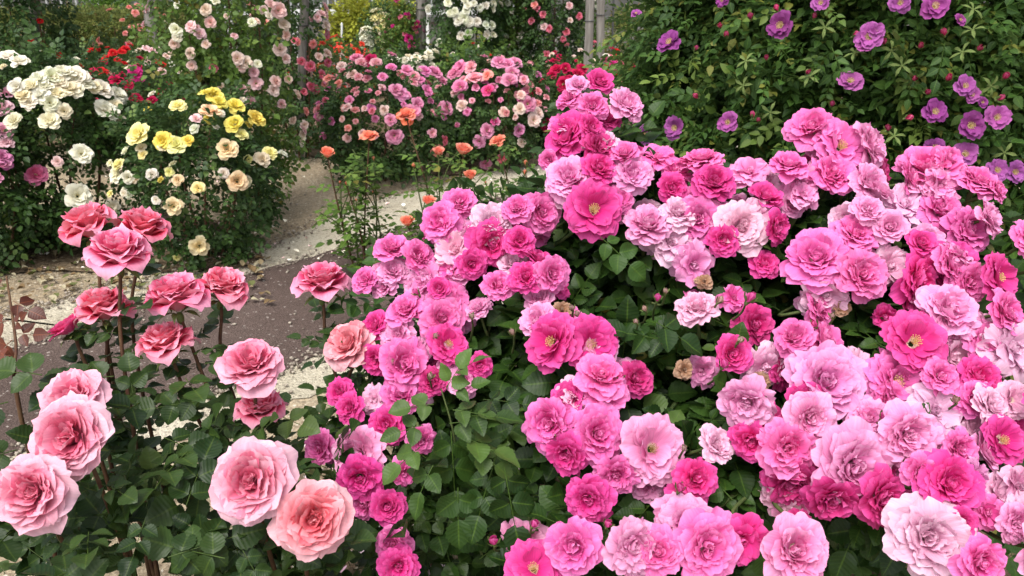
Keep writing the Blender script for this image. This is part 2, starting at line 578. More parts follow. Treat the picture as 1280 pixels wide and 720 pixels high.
# ------------------------------------------------------------------ leaves
def leaflet(nl=9, nw=5, serr=.05, fold=.35, droop=.5, wid=.36):
    """one oval toothed leaflet along +Y from the origin, length 1, normal +Z"""
    v = np.linspace(0, 1, nl); u = np.linspace(-1, 1, nw)
    U, V = np.meshgrid(u, v)
    w = wid * np.sin(np.clip(V, 0, 1) ** .74 * math.pi) ** .70 * (1 - .28 * np.clip((V - .55) / .45, 0, 1) ** 1.3) * 1.06 + .003
    tooth = 1 + serr * ((np.arange(nl) % 2) * 2 - 1)[:, None] * (np.abs(U) > .9)
    x = U * w * tooth
    z = fold * np.abs(x) * .9 - droop * V ** 2 * .35 + .02 * np.sin(V * 9 + U * 2)
    y = V * (1 - .08 * droop)
    pts = np.stack([x, y, z], -1)
    i = np.arange(nl * nw).reshape(nl, nw)
    q = np.stack([i[:-1, :-1], i[:-1, 1:], i[1:, 1:], i[1:, :-1]], -1).reshape(-1, 4)
    A = np.stack([np.zeros_like(V), V, np.abs(U), np.zeros_like(V)], -1).reshape(-1, 4)
    return pts.reshape(-1, 3), q, A


def compound(seed, n=5, nl=9, nw=5, wid=.36, stalk=True, spread=62, serr=.055):
    rs = np.random.RandomState(seed)
    g = Geo()
    pairs = (n - 1) // 2
    L = .55 + .62 * pairs

    def axis_pt(s):
        return np.array([0, s, -.10 * s * s * rs.uniform(.9, 1.1)])

    def add(base, ang, sc, side):
        lv, lq, la = leaflet(nl, nw, serr, rs.uniform(.2, .5), rs.uniform(.1, 1.0), wid * rs.uniform(.9, 1.1))
        tilt = rs.uniform(-.35, .35); dip = rs.uniform(-.35, .15)
        m = (Matrix.Rotation(ang, 3, 'Z') @ Matrix.Rotation(dip, 3, 'X') @ Matrix.Rotation(tilt, 3, 'Y'))
        lv = (lv * sc) @ np.array(m).T + base
        la = la.copy(); la[:, 0] = rs.uniform(-.15, .15)
        g.add(lv, lq, la)
    for k in range(pairs):
        s = .55 + .62 * k
        for sd in (-1, 1):
            add(axis_pt(s) + np.array([sd * .04, 0, 0]), -sd * rad(spread + rs.uniform(-12, 12)), rs.uniform(.72, .88) * (1 - .12 * (pairs - 1 - k)), sd)
    add(axis_pt(L), rs.uniform(-.15, .15), 1.0, 0)
    if stalk:
        n0 = g.n
        g.tube(np.array([axis_pt(s) for s in np.linspace(.2, L, 6)]), [.020, .014], 4)
        g.a[-2][:, 2] = 0.0; g.a[-1][:, 2] = 0.0
    return np.concatenate(g.v), np.concatenate(g.q), np.concatenate(g.a)


T_NEAR = [compound(s, 5, 15, 5, .37) for s in (1, 2, 3, 4)] + [compound(5, 3, 15, 5, .40)]
T_TEA = [compound(s, 5, 15, 5, .42, True, 58, .06) for s in (6, 7, 8)] + [compound(9, 3, 15, 5, .42)]
T_RUG = [compound(s, 7, 5, 3, .27, True, 55, .0) for s in (11, 12, 13)]
T_MID = [compound(s, 5, 4, 3, .34, False, 60, 0) for s in (14, 15, 16)]
T_SPRIG = [compound(s, 7, 3, 3, .25, False, 50, 0) for s in (17, 18)]


def scatter_leaves(name, mat, templates, pos, dirs, nors, scale, rnd, young=None, parent=None, loc=None):
    """one foliage mesh: leaf k grows from pos[k] along dirs[k] with its face towards nors[k]"""
    pos = np.asarray(pos, float); n = len(pos)
    if loc is None:
        loc = parent.location if parent is not None else (0, 0, 0)
    Y = np.asarray(dirs, float); Y /= np.linalg.norm(Y, axis=1)[:, None] + 1e-9
    X = np.cross(Y, np.asarray(nors, float)); X /= np.linalg.norm(X, axis=1)[:, None] + 1e-9
    Z = np.cross(X, Y)
    scale = np.broadcast_to(np.asarray(scale, float), (n,))
    young = np.zeros(n) if young is None else np.broadcast_to(np.asarray(young, float), (n,))
    which = RNG.integers(0, len(templates), n)
    vs, qs, As = [], [], []
    off = 0
    for ti, (tv, tq, ta) in enumerate(templates):
        idx = np.where(which == ti)[0]
        if not len(idx):
            continue
        B = np.stack([X[idx], Y[idx], Z[idx]], -1) * scale[idx][:, None, None]
        v = np.einsum('nij,vj->nvi', B, tv) + pos[idx][:, None]
        m, k = v.shape[:2]
        q = tq[None] + (np.arange(m) * k)[:, None, None] + off
        off += m * k
        a = np.repeat(ta[None], m, 0).copy()
        a[:, :, 0] = np.clip(a[:, :, 0] + rnd[idx][:, None], 0, 1)
        a[:, :, 3] = young[idx][:, None]
        vs.append(v.reshape(-1, 3)); qs.append(q.reshape(-1, 4)); As.append(a.reshape(-1, 4))
    V = np.concatenate(vs) - np.asarray(loc)
    me = mesh_np(name, V, np.concatenate(qs), mat, np.concatenate(As), 'lc')
    return link(name, me, parent)


def rand_dirs(n):
    d = RNG.normal(size=(n, 3))
    return d / np.linalg.norm(d, axis=1)[:, None]


def cloud(c, r, n, clumps=40, clump_sd=.16, shell=.45, zmin=.03):
    """uneven leaf positions filling an ellipsoid, thicker towards its skin, in clumps"""
    c = np.asarray(c, float); r = np.asarray(r, float)
    cd = rand_dirs(clumps) * (RNG.uniform(shell, 1.0, clumps) ** .6)[:, None]
    w = RNG.uniform(.4, 1.6, clumps); w /= w.sum()
    k = RNG.choice(clumps, n, p=w)
    p = cd[k] + RNG.normal(size=(n, 3)) * clump_sd * RNG.uniform(.6, 1.5, clumps)[k][:, None]
    ln = np.linalg.norm(p, axis=1)
    lim = 1.0 + .18 * RNG.uniform(-1, 1, n)
    p = p * np.minimum(1, lim / np.maximum(ln, 1e-6))[:, None]
    pos = c + p * r
    pos = pos[pos[:, 2] > zmin]
    out = (pos - c) / r
    out /= np.linalg.norm(out, axis=1)[:, None] + 1e-9
    return pos, out


def leaf_cloud(name, mat, templates, pos, out, size, parent, young_p=.06, up=.7):
    n = len(pos)
    d = out * .8 + rand_dirs(n) * .8 + np.array([0, 0, -.1])
    nr = out * .55 + np.array([0, 0, up]) + rand_dirs(n) * .55
    yg = (RNG.uniform(size=n) < young_p) * RNG.uniform(.3, .9, n)
    return scatter_leaves(name, mat, templates, pos, d, nr, size * RNG.uniform(.7, 1.25, n), RNG.uniform(0, 1, n), yg, parent)


# ------------------------------------------------------------------ colours (linear albedo)
def jit(c, a=.08):
    k = random.uniform(1 - a, 1 + a)
    return tuple(min(.92, max(.005, x * k * random.uniform(1 - a * .5, 1 + a * .5))) for x in c)


HOT = (.75, .065, .33); MED = (.82, .19, .49); LIT = (.84, .36, .61); PAL = (.85, .52, .68); DRK = (.62, .045, .24)
WHITE = (.86, .84, .70); CREAM = (.86, .80, .60); YEL = (.88, .78, .20); PALEY = (.88, .82, .42); PEACH = (.88, .70, .46)
CORAL = (.86, .24, .13); LILAC = (.74, .34, .50); SALMON = (.86, .40, .36); CRIM = (.52, .015, .09); RED = (.60, .02, .025)
PALEPINK = (.86, .62, .62); PURP = (.46, .10, .42); SHELL = (.86, .70, .62); ORED = (.78, .10, .06); ROSEP = (.80, .25, .34); MAG = (.6, .04, .25)

exec_order = []
# ================================================================== THE SETTING
def sheet(name, pts, z, mat, label=None, n=None):
    """a ground sheet through outline points (x, y)"""
    me = bpy.data.meshes.new(name)
    me.from_pydata([(p[0], p[1], z) for p in pts], [], [list(range(len(pts)))])
    me.materials.append(mat)
    o = link(name, me)
    o['kind'] = 'structure'
    return o


SOIL = ground_mat('sandy_soil', (.17, .125, .08), (.33, .265, .18), (.46, .39, .285), (.82, 1.15), 70, 1.1, 60, .012, (.55, .5, .4), .04)
BED = ground_mat('bed_soil', (.075, .052, .033), (.15, .108, .068), (.25, .19, .125), (.72, 1.25), 60, 2.2, 45, .02, (.38, .33, .25), .03)
GRAVEL = ground_mat('pale_gravel', (.32, .285, .21), (.45, .405, .31), (.58, .53, .43), (.85, 1.12), 120, 2.0, 110, .008, (.2, .17, .13), .05)
PATH = ground_mat('brown_asphalt', (.066, .046, .039), (.092, .066, .057), (.135, .10, .087), (.8, 1.2), 150, 1.2, 170, .006, (.30, .26, .23), .03)

o = sheet('ground', [(-60, -20), (60, -20), (60, 90), (-60, 90)], 0, SOIL); o['kind'] = 'structure'


def strip(up, lo, wob=.015, sub=8):
    rs = np.random.RandomState(3)
    a = bez([G(*p)[:2] for p in up], sub * len(up)); b = bez([G(*p)[:2] for p in lo], sub * len(lo))
    a = a + rs.normal(size=a.shape) * wob; b = b + rs.normal(size=b.shape) * wob
    return [tuple(p) for p in a] + [tuple(p) for p in b[::-1]]


sheet('gravel_edge', strip([(-330, 480), (-80, 425), (0, 398), (100, 372), (170, 352), (290, 318), (345, 306), (440, 262), (560, 228), (690, 196), (800, 172), (930, 150)],
                           [(-330, 690), (-60, 640), (100, 590), (250, 550), (380, 500), (520, 440), (700, 360), (830, 310), (980, 260), (1100, 220)]), .004, GRAVEL)
sheet('asphalt_path', strip([(-330, 540), (-80, 465), (50, 428), (177, 387), (300, 347), (427, 312), (560, 268), (640, 243), (740, 213), (900, 175)],
                            [(-330, 640), (-60, 590), (130, 536), (250, 498), (363, 461), (500, 408), (700, 335), (820, 292), (1000, 240)], .008), .008, PATH)


def bed(name, cx, cy, rx, ry, z=.004, seed=0, rot=0.):
    rs = np.random.RandomState(seed)
    ph = rs.uniform(0, 6.28, 4)
    pts = []
    for a in np.linspace(0, 2 * math.pi, 56, endpoint=False):
        k = 1 + .09 * math.sin(3 * a + ph[0]) + .06 * math.sin(5 * a + ph[1]) + .03 * math.sin(11 * a + ph[2])
        x, y = rx * k * math.cos(a), ry * k * math.sin(a)
        pts.append((cx + x * math.cos(rot) - y * math.sin(rot), cy + x * math.sin(rot) + y * math.cos(rot)))
    return sheet(name, pts, z, BED)


b0 = G(60, 330); bed('garden_bed', b0[0] - .15, b0[1] + .35, 1.15, .55, .012, 1, -.1)
bed('garden_bed', -.25, .72, 1.2, .75, .012, 2)
bed('garden_bed', .95, 1.55, 1.25, .95, .016, 3)
b1 = G(540, 215); bed('garden_bed', b1[0] + .1, b1[1] + .75, 1.15, .75, .012, 4)
bed('garden_bed', 0, 9.0, 9, 2.6, .006, 5)


def sprinkle(name, n, region, size, cols, seed, thick=.25, label=None):
    """many small fallen petals or leaf scraps on the ground as one piece of ground cover"""
    rs = np.random.RandomState(seed)
    g = Geo()
    for _ in range(n):
        px = rs.uniform(region[0], region[2]); py = rs.uniform(region[1], region[3])
        p = G(px, py)
        s = size * rs.uniform(.5, 1.3)
        lv, lq, la = leaflet(7, 5, 0, rs.uniform(.2, 1.), rs.uniform(-1.2, 1.2), rs.uniform(.3, .5))
        m = Matrix.Rotation(rs.uniform(0, 6.28), 3, 'Z') @ Matrix.Rotation(rs.uniform(-.3, .3), 3, 'X')
        lv = (lv * s) @ np.array(m).T + np.array([p[0], p[1], .022 + s * .08])
        la = la.copy(); la[:, 0] = rs.uniform()
        g.add(lv, lq, la)
    m, nt = new_mat(name)
    k = N(nt)
    at = k.n('ShaderNodeAttribute', attribute_name='lc')
    sp = k.n('ShaderNodeSeparateColor'); k.l(at.outputs[0], sp.inputs[0])
    cr = k.n('ShaderNodeValToRGB'); cr.color_ramp.interpolation = 'CONSTANT'
    k.l(sp.outputs[0], cr.inputs[0])
    e = cr.color_ramp.elements
    e[0].color = cols[0] + (1,); e[1].position = 1 / len(cols); e[1].color = cols[1] + (1,)
    for i in range(2, len(cols)):
        x = e.new(i / len(cols)); x.color = cols[i] + (1,)
    k.out(k.bsdf(cr.outputs[0], .8, .1))
    o = g.build(name, m, None, None, 'lc')
    o['kind'] = 'stuff'
    o['label'] = label; o['category'] = name.replace('_', ' ')
    return o


sprinkle('fallen_petals', 170, (-60, 190, 700, 345), .024, [(.86, .80, .66), (.88, .84, .76), (.86, .62, .60), (.80, .74, .6)], 4, label='pale fallen rose petals scattered over the sandy soil and path edge')
sprinkle('leaf_litter', 800, (-80, 255, 340, 385), .032, [(.24, .19, .11), (.15, .10, .05), (.34, .30, .2), (.10, .11, .04)], 5, label='dry brown leaf litter on the soil under the white and yellow roses')
sprinkle('petal_scatter', 160, (360, 560, 660, 730), .03, [(.80, .5, .6), (.84, .66, .7), (.3, .24, .15), (.75, .7, .62)], 6, label='pink petals fallen on the brown soil under the big pink rose bush')


g = Geo()
th = np.linspace(.15, math.pi - .15, 4); al = np.arange(6) * math.pi / 3
g.grid(np.stack([np.sin(th)[:, None] * np.cos(al), np.sin(th)[:, None] * np.sin(al), np.repeat(np.cos(th)[:, None] * .55, 6, 1)], -1)[::-1], True)
peb = [(g.v[0] * np.array([1, .7, 1]) + np.random.RandomState(i).normal(size=g.v[0].shape) * .12, g.q[0], np.zeros((len(g.v[0]), 4))) for i in range(3)]
edges = [bez([G(*p) for p in e], 60) for e in ([(-330, 540), (-80, 465), (50, 428), (177, 387), (300, 347), (427, 312), (560, 268), (640, 243), (740, 213)], [(-330, 640), (-60, 590), (130, 536), (250, 498), (363, 461), (500, 408)],
                                               [(-80, 425), (0, 398), (100, 372), (170, 352), (290, 318), (345, 306), (440, 262), (560, 228)])]
pp = np.concatenate([e[RNG.integers(0, len(e), 800)] + RNG.normal(size=(800, 3)) * np.array([.05, .035, 0]) for e in edges] + [np.stack([RNG.uniform(-2.2, .8, 450), RNG.uniform(1.0, 5, 450), np.zeros(450)], 1)])
pp[:, 2] = .012
m, nt = new_mat('pebble_stone'); k = N(nt)
at = k.n('ShaderNodeAttribute', attribute_name='lc'); sp = k.n('ShaderNodeSeparateColor'); k.l(at.outputs[0], sp.inputs[0])
k.out(k.bsdf(k.mix(sp.outputs[0], (.13, .10, .08), (.44, .39, .32)), .9, .1))
dz = np.tile(np.array([0, 0, 1.]), (len(pp), 1)) + RNG.normal(size=(len(pp), 3)) * .15
dx = RNG.normal(size=(len(pp), 3)); dx[:, 2] = 0
o = scatter_leaves('gravel_stones', m, peb, pp, dx, dz, RNG.uniform(.003, .010, len(pp)), RNG.uniform(0, 1, len(pp)), None, None, (0, 0, 0))
o['kind'] = 'stuff'; o['label'] = 'small loose stones along the edges of the brown path'; o['category'] = 'gravel'

# ================================================================== BACKGROUND ROSE BUSHES
def ellipsoid_hit(px, py, c, r):
    d = ray(px, py)
    o = (CAM - c) / r; k = d / r
    A = k @ k; B = o @ k; Cc = o @ o - 1
    D = B * B - A * Cc
    t = -B / A if D <= 0 else (-B - math.sqrt(D)) / A
    p = CAM + d * t
    if D <= 0:      # pull a near miss back to the skin
        q = (p - c) / r
        p = c + q / np.linalg.norm(q) * r * 1.06
    return p, t


LOW = {}


def rose_bush(label, box, blooms=(), nrand=0, rcols=(WHITE,), rsize=(.035, .05), leaf=None, nleaf=900, lsize=.035, tmpl=None, group=None,
              deep=.8, meshes=None, ry=None, z_top=None, name='rose_bush', cat='rose bush', clump_sd=.17, lift=0., cane_n=5, mat_cane=None, young=.06,
              back_p=.0, seed=0, zc=None, shell=.45, ydepth=None, extra=None, bout=.03):
    """box = (left, right, top, ground) pixels of the bush where it stands; turned into a real place, width and height"""
    l, r_, t, b = box
    mid = (l + r_) / 2
    base = G(mid, b)
    if ydepth:
        base = at_y(mid, 200, ydepth); base[2] = 0
    y = base[1]
    rx = (at_y(r_, 200, y)[0] - at_y(l, 200, y)[0]) / 2
    ry = ry or rx * .8
    y = y + ry * .5
    x0 = at_y(mid, 200, y)[0]
    H = z_top or at_y(mid, t, y - ry * .2)[2]
    zc = (H + lift) / 2 if zc is None else zc
    c = np.array([x0, y, zc]); rad3 = np.array([rx, ry, (H - lift) / 2 * 1.02])
    root = thing(name, label, cat, (x0, y, 0), group)
    pos, out = cloud(c, rad3, nleaf, 46, clump_sd, shell, .04)
    for i in range(cane_n):
        a = i * 2.4 + seed
        top = c + rad3 * np.array([math.cos(a) * .5, abs(math.sin(a)) * .5, .45])
        g = Geo()
        st = np.array([x0 + math.cos(a) * .05, y + math.sin(a) * .05, -.02])
        g.tube(bez([st, (st + top) / 2 + np.array([math.cos(a) * .06, math.sin(a) * .06, .05]), top], 9) - np.array([x0, y, 0]), [.009, .003], 5)
        g.build('cane', mat_cane or STEM_RED, root)
    ms = meshes or M_MID
    bb = []
    for (px, py, pr, col) in blooms:
        p, d = ellipsoid_hit(px, py, c, rad3 + bout)
        n = (p - c) / rad3
        ax = nrm(nrm(n) * .8 + np.array([0, -.35, .45]) + RNG.normal(size=3) * .22)
        put_bloom(root, random.choice(ms), p, ax, pr * 1.07 * d / F, jit(col), deep); bb.append((p + ax * pr * .6 * d / F, pr * 1.3 * d / F))
    for i in range(nrand):
        u = rand_dirs(1)[0]
        if u[1] > .25 and random.random() > back_p:
            u[1] = -u[1]
        if u[2] < -.1:
            u[2] = -u[2] * .9
        p = c + u * rad3 * random.uniform(.93, 1.1)
        ax = nrm(u * .8 + np.array([0, -.2, .45]) + RNG.normal(size=3) * .25)
        rr0 = random.uniform(*rsize)
        put_bloom(root, random.choice(ms), p, ax, rr0, jit(random.choice(rcols)), deep); bb.append((p + ax * rr0 * .6, rr0 * 1.2))
    if extra is not None:
        for (dx, dy, dz, ex, ey, ez, en) in extra:
            p2, o2 = cloud(c + np.array([dx, dy, dz]) * rad3, np.array([ex, ey, ez]) * rad3, en, 30, .2, .4, .04)
            pos = np.concatenate([pos, p2]); out = np.concatenate([out, o2])
    ok = np.ones(len(pos), bool)
    for (q, rr1) in bb:
        ok &= np.linalg.norm(pos + out * lsize * .6 - q, axis=1) > rr1 + lsize * .4
    pos, out = pos[ok], out[ok]
    leaf_cloud('foliage', leaf or LEAF_FAR, tmpl or T_MID, pos, out, lsize, root, young)
    return root, c, rad3


GB = 'rose bushes in the beds behind the path'
# white bush, left
rose_bush('bushy white rose bush covered in creamy blooms left of the yellow roses', (-15, 172, 66, 322),
          [(10, 70, 12, WHITE), (25, 76, 12, WHITE), (48, 99, 12, WHITE), (65, 95, 14, WHITE), (80, 90, 15, WHITE), (95, 97, 16, WHITE), (88, 110, 13, CREAM), (20, 108, 12, WHITE),
           (28, 119, 12, CREAM), (50, 118, 13, WHITE), (63, 128, 13, WHITE), (62, 151, 14, CREAM), (80, 139, 10, CREAM), (128, 111, 14, WHITE), (148, 118, 14, WHITE), (133, 137, 17, WHITE),
           (143, 134, 12, CREAM), (148, 149, 10, CREAM), (17, 151, 12, CREAM), (102, 192, 14, WHITE), (97, 245, 17, WHITE), (72, 202, 7, PALEPINK), (141, 258, 9, WHITE), (106, 104, 12, WHITE), (75, 102, 11, CREAM), (95, 272, 6, WHITE), (118, 108, 10, CREAM), (56, 108, 11, WHITE), (38, 106, 11, CREAM), (36, 128, 11, WHITE), (72, 116, 11, CREAM), (98, 114, 11, WHITE)],
          10, (WHITE, CREAM), (.018, .032), leaf=LEAF_FAR, nleaf=2600, lsize=.034, group=GB, deep=.35, ry=.42)
rose_bush('pale mauve pink rose bush at the far left edge beside the white roses', (-110, 42, 120, 345),
          [(8, 122, 13, (.8, .5, .6)), (3, 135, 15, (.82, .55, .62)), (5, 163, 12, (.78, .45, .55)), (8, 178, 10, (.76, .5, .56)), (3, 196, 12, (.7, .3, .5)), (45, 218, 14, (.82, .24, .42)), (8, 205, 8, (.65, .2, .5))],
          4, (LILAC,), (.04, .05), leaf=LEAF_FAR, nleaf=1300, lsize=.034, group=GB, deep=.6, ry=.36)
rose_bush('rose bush with lemon yellow, peach and white blooms in front of the climbing rose', (148, 342, 112, 338),
          [(222, 132, 11, PALEY), (260, 116, 12, YEL), (268, 120, 13, YEL), (275, 128, 11, YEL), (172, 168, 17, PALEY), (203, 176, 13, YEL), (220, 181, 14, PALEY), (235, 176, 9, YEL), (295, 132, 12, YEL), (293, 155, 13, YEL),
           (320, 148, 13, YEL), (302, 168, 9, PALEY), (338, 191, 10, PALEY), (148, 205, 9, PALEY), (263, 139, 14, PEACH), (284, 186, 14, PEACH), (328, 199, 11, (.88, .74, .55)), (297, 227, 14, PEACH), (217, 258, 12, PEACH),
           (249, 308, 13, (.88, .76, .50)), (222, 225, 8, (.8, .66, .42)), (248, 235, 9, (.86, .76, .42)), (145, 218, 12, WHITE), (160, 222, 9, WHITE), (190, 218, 8, WHITE), (362, 190, 7, WHITE), (245, 148, 8, PALEPINK),
           (221, 322, 5, PALEY), (195, 250, 6, WHITE)],
          26, (CREAM, WHITE, PALEY, YEL), (.018, .03), leaf=LEAF_FAR, nleaf=1700, lsize=.033, group=GB, deep=.5, ry=.40)
GC = 'climbing roses on tall supports'
rose_bush('tall climbing rose with pale shell pink clusters behind the yellow roses', (212, 388, -60, 285),
          [(257, 12, 8, SHELL), (238, 33, 8, PALEPINK), (250, 42, 8, PALEPINK), (263, 28, 8, PALEPINK), (257, 55, 6, SHELL), (220, 37, 9, WHITE), (218, 55, 7, SHELL), (222, 46, 7, WHITE), (238, 67, 8, SHELL), (240, 82, 7, SHELL),
           (267, 85, 6, ROSEP), (297, 73, 9, SHELL), (307, 78, 9, SHELL), (302, 84, 7, SHELL), (322, 80, 6, WHITE), (315, 28, 6, WHITE), (283, 20, 4, SHELL), (317, 90, 7, PALEPINK), (320, 104, 9, PALEPINK), (302, 112, 7, PALEPINK),
           (350, 62, 9, SHELL), (357, 73, 7, SHELL), (348, 13, 11, PALEPINK), (355, 30, 9, SHELL), (338, 5, 8, PALEPINK), (345, 102, 8, SHELL), (342, 113, 8, SHELL), (360, 98, 7, SHELL), (313, 128, 8, PALEPINK), (352, 130, 6, PALEPINK),
           (377, 133, 6, SALMON), (372, 118, 7, SHELL), (378, 153, 6, SHELL), (383, 167, 7, PALEPINK), (386, 178, 6, SHELL), (390, 190, 6, WHITE), (366, 150, 6, SHELL), (276, 108, 5, SHELL), (358, 44, 7, SHELL), (336, 20, 6, WHITE), (388, 196, 6, WHITE)],
          64, (SHELL, PALEPINK, PALEPINK, WHITE), (.018, .032), leaf=LEAF_MID, nleaf=2300, lsize=.036, group=GC, deep=.6, z_top=2.1, ry=.40, lift=.1, name='climbing_rose', cat='climbing rose', clump_sd=.2, young=.12)
rose_bush('second climbing rose with small pink blooms beside the white pole', (338, 414, -90, 205),
          [(377, 77, 6, ROSEP), (388, 83, 7, ROSEP), (402, 93, 6, ROSEP), (418, 90, 6, ROSEP), (410, 67, 7, SHELL), (413, 137, 7, (.8, .2, .3)), (402, 17, 7, PALEPINK), (418, 10, 7, PALEPINK), (397, 22, 6, PALEPINK), (410, 20, 6, PALEPINK), (411, 33, 7, SHELL),
           (408, 40, 6, PALEPINK), (414, 47, 6, ROSEP), (391, 55, 6, SALMON), (395, 112, 6, ROSEP), (389, 108, 6, ROSEP), (380, 115, 5, ROSEP), (372, 52, 5, SALMON), (402, 150, 7, SHELL), (410, 162, 6, (.8, .4, .42)), (368, 50, 5, ROSEP), (399, 71, 6, SHELL)],
          44, (ROSEP, PALEPINK, SALMON), (.022, .036), leaf=LEAF_FAR, nleaf=1500, lsize=.036, group=GC, deep=.6, z_top=2.2, ry=.32, name='climbing_rose', cat='climbing rose')
# mid pink bushes
PK = [(.80, .33, .50), (.78, .30, .52), (.84, .46, .52), (.84, .62, .58), (.82, .40, .42)]
rose_bush('wide rose bush with lilac pink and salmon blooms across the path', (398, 562, 76, 236),
          [(560, 75, 11, LILAC), (548, 84, 10, LILAC), (572, 84, 11, LILAC), (495, 112, 10, LILAC), (502, 118, 9, LILAC), (522, 130, 10, LILAC), (515, 140, 13, LILAC), (508, 146, 12, CORAL), (488, 150, 8, LILAC), (493, 170, 11, LILAC),
           (558, 135, 10, LILAC), (556, 176, 7, ROSEP), (547, 188, 9, SALMON), (509, 88, 9, PK[0]), (534, 113, 9, PK[1]), (462, 75, 10, (.55, .03, .14)), (452, 78, 8, PK[2]), (445, 72, 9, PK[0]), (470, 78, 8, PK[2]), (465, 139, 5, ROSEP),
           (440, 93, 8, PK[3]), (427, 82, 7, SHELL), (410, 98, 7, SALMON), (423, 104, 6, SALMON), (448, 96, 6, PK[2]), (478, 96, 7, PK[0]), (489, 84, 7, PK[1]), (518, 95, 8, PK[2]), (531, 88, 9, PK[1]), (541, 95, 9, PK[0]), (430, 135, 5, SALMON),
           (406, 125, 5, ROSEP), (435, 160, 5, SALMON)],
          64, PK, (.020, .038), leaf=LEAF_FAR, nleaf=2300, lsize=.034, group=GB, deep=.6, ry=.5)
rose_bush('lilac pink rose bush with pale pink clusters between the path and the crimson roses', (538, 690, 72, 212),
          [(577, 132, 8, SHELL), (609, 163, 10, LILAC), (599, 177, 9, LILAC), (649, 163, 9, LILAC), (660, 130, 11, LILAC), (667, 150, 10, SHELL), (673, 141, 8, SHELL), (627, 198, 7, ROSEP), (607, 205, 8, LILAC), (574, 85, 12, PK[1]), (588, 84, 10, PK[2]),
           (594, 97, 12, PK[2]), (609, 94, 8, SALMON), (624, 78, 10, LILAC), (634, 80, 10, LILAC), (644, 78, 10, LILAC), (637, 100, 11, LILAC), (640, 90, 10, LILAC), (575, 108, 10, PK[1]), (610, 113, 9, (.8, .12, .33)), (567, 92, 10, PK[0]),
           (650, 136, 8, SHELL), (630, 140, 7, PK[3]), (620, 152, 6, PK[0]), (618, 152, 5, (.7, .1, .3)), (652, 178, 6, SHELL), (655, 100, 7, PK[2])],
          54, PK, (.020, .038), leaf=LEAF_FAR, nleaf=2000, lsize=.034, group=GB, deep=.6, ry=.48)
rose_bush('crimson rose bush behind the topmost pink blooms, below the grey posts', (652, 748, 82, 190),
          [(695, 87, 9, CRIM), (707, 85, 8, CRIM), (728, 85, 8, CRIM), (722, 91, 9, CRIM), (704, 105, 10, CRIM), (684, 156, 9, CRIM), (668, 100, 7, CRIM), (667, 118, 6, CRIM), (710, 100, 8, CRIM), (690, 93, 7, CRIM), (716, 108, 7, CRIM), (650, 112, 5, RED)],
          12, (CRIM, (.6, .03, .13)), (.03, .045), leaf=LEAF_FAR, nleaf=1100, lsize=.036, group=GB, deep=.3, ry=.4)
rose_bush('dark crimson rose bush behind the white and yellow roses', (88, 232, 62, 215),
          [(115, 92, 8, CRIM), (128, 90, 7, RED), (145, 100, 9, CRIM), (168, 90, 10, MAG), (172, 96, 9, MAG), (147, 102, 9, CRIM), (200, 80, 9, RED), (132, 73, 6, RED), (141, 66, 6, RED), (152, 65, 6, RED), (157, 61, 6, RED), (225, 118, 9, CRIM), (170, 125, 9, CRIM),
           (203, 89, 6, PALEPINK), (190, 125, 7, CRIM), (95, 74, 4, SALMON), (112, 63, 4, RED), (160, 106, 7, CRIM)],
          40, (CRIM, RED), (.02, .035), leaf=LEAF_FAR, nleaf=1500, lsize=.032, group=GB, deep=.3, ry=.42)
rose_bush('loose rose bush with small blush and white blooms beside the shell pink climber', (172, 245, 52, 175),
          [(182, 60, 5, PALEPINK), (190, 63, 5, PALEPINK), (185, 78, 5, SHELL), (215, 66, 5, SHELL), (222, 75, 5, SHELL), (208, 70, 5, SHELL), (196, 62, 5, PALEPINK), (225, 90, 5, WHITE), (214, 80, 5, WHITE)],
          22, (SHELL, PALEPINK, WHITE, ROSEP), (.018, .03), leaf=LEAF_MID, nleaf=900, lsize=.034, group=GB, deep=.5, ydepth=6.3)
rose_bush('small salmon pink rose bush around the leaning wooden post', (150, 232, -8, 130),
          [(173, 7, 5, SALMON), (169, 16, 5, SALMON), (199, 4, 5, SALMON), (202, 18, 5, SALMON), (164, 33, 4, SALMON), (176, 34, 5, SALMON), (193, 41, 4, SALMON), (161, 55, 5, ROSEP), (213, 19, 5, WHITE), (215, 12, 4, SHELL)],
          12, (SALMON, (.84, .36, .3)), (.022, .034), leaf=LEAF_FAR, nleaf=240, lsize=.04, group=GB, deep=.5, ydepth=7.8, clump_sd=.2)
rose_bush('dark leafy climbing rose with almost no blooms at the far left', (8, 112, -90, 170), [(50, 26, 4, RED), (38, 50, 4, RED), (73, 68, 5, RED)], 4, (RED,), (.015, .025), leaf=LEAF_FAR,
          nleaf=1700, lsize=.05, group=GC, z_top=2.0, ry=.5, name='climbing_rose', cat='climbing rose')
rose_bush('low rose bush crowded with orange red blooms below the golden shrubs', (392, 482, 50, 150), [], 75, (ORED, (.8, .16, .1), (.7, .06, .06), ORED), (.022, .04), leaf=LEAF_MID, nleaf=800, lsize=.04, group=GB, ydepth=7.4, deep=.3, ry=.6)
rose_bush('low white rose bush behind the lilac pink roses', (488, 560, 62, 140), [(487, 70, 6, WHITE), (494, 75, 6, WHITE), (506, 75, 6, WHITE), (520, 73, 7, WHITE), (536, 66, 6, WHITE), (549, 54, 6, WHITE), (530, 72, 5, WHITE)], 16, (WHITE, CREAM), (.03, .045), leaf=LEAF_FAR, nleaf=700, lsize=.04, group=GB, ydepth=6.8, deep=.3)
rose_bush('magenta climbing rose on the thick wooden post', (490, 532, 0, 130), [(509, 18, 5, MAG), (522, 30, 5, MAG), (511, 48, 6, MAG), (514, 57, 6, MAG), (515, 65, 5, MAG), (541, 18, 5, MAG)], 12, (MAG, ROSEP), (.02, .035), leaf=LEAF_MID, nleaf=800, lsize=.04, group=GC, ydepth=8.0, deep=.3, name='climbing_rose', cat='climbing rose')
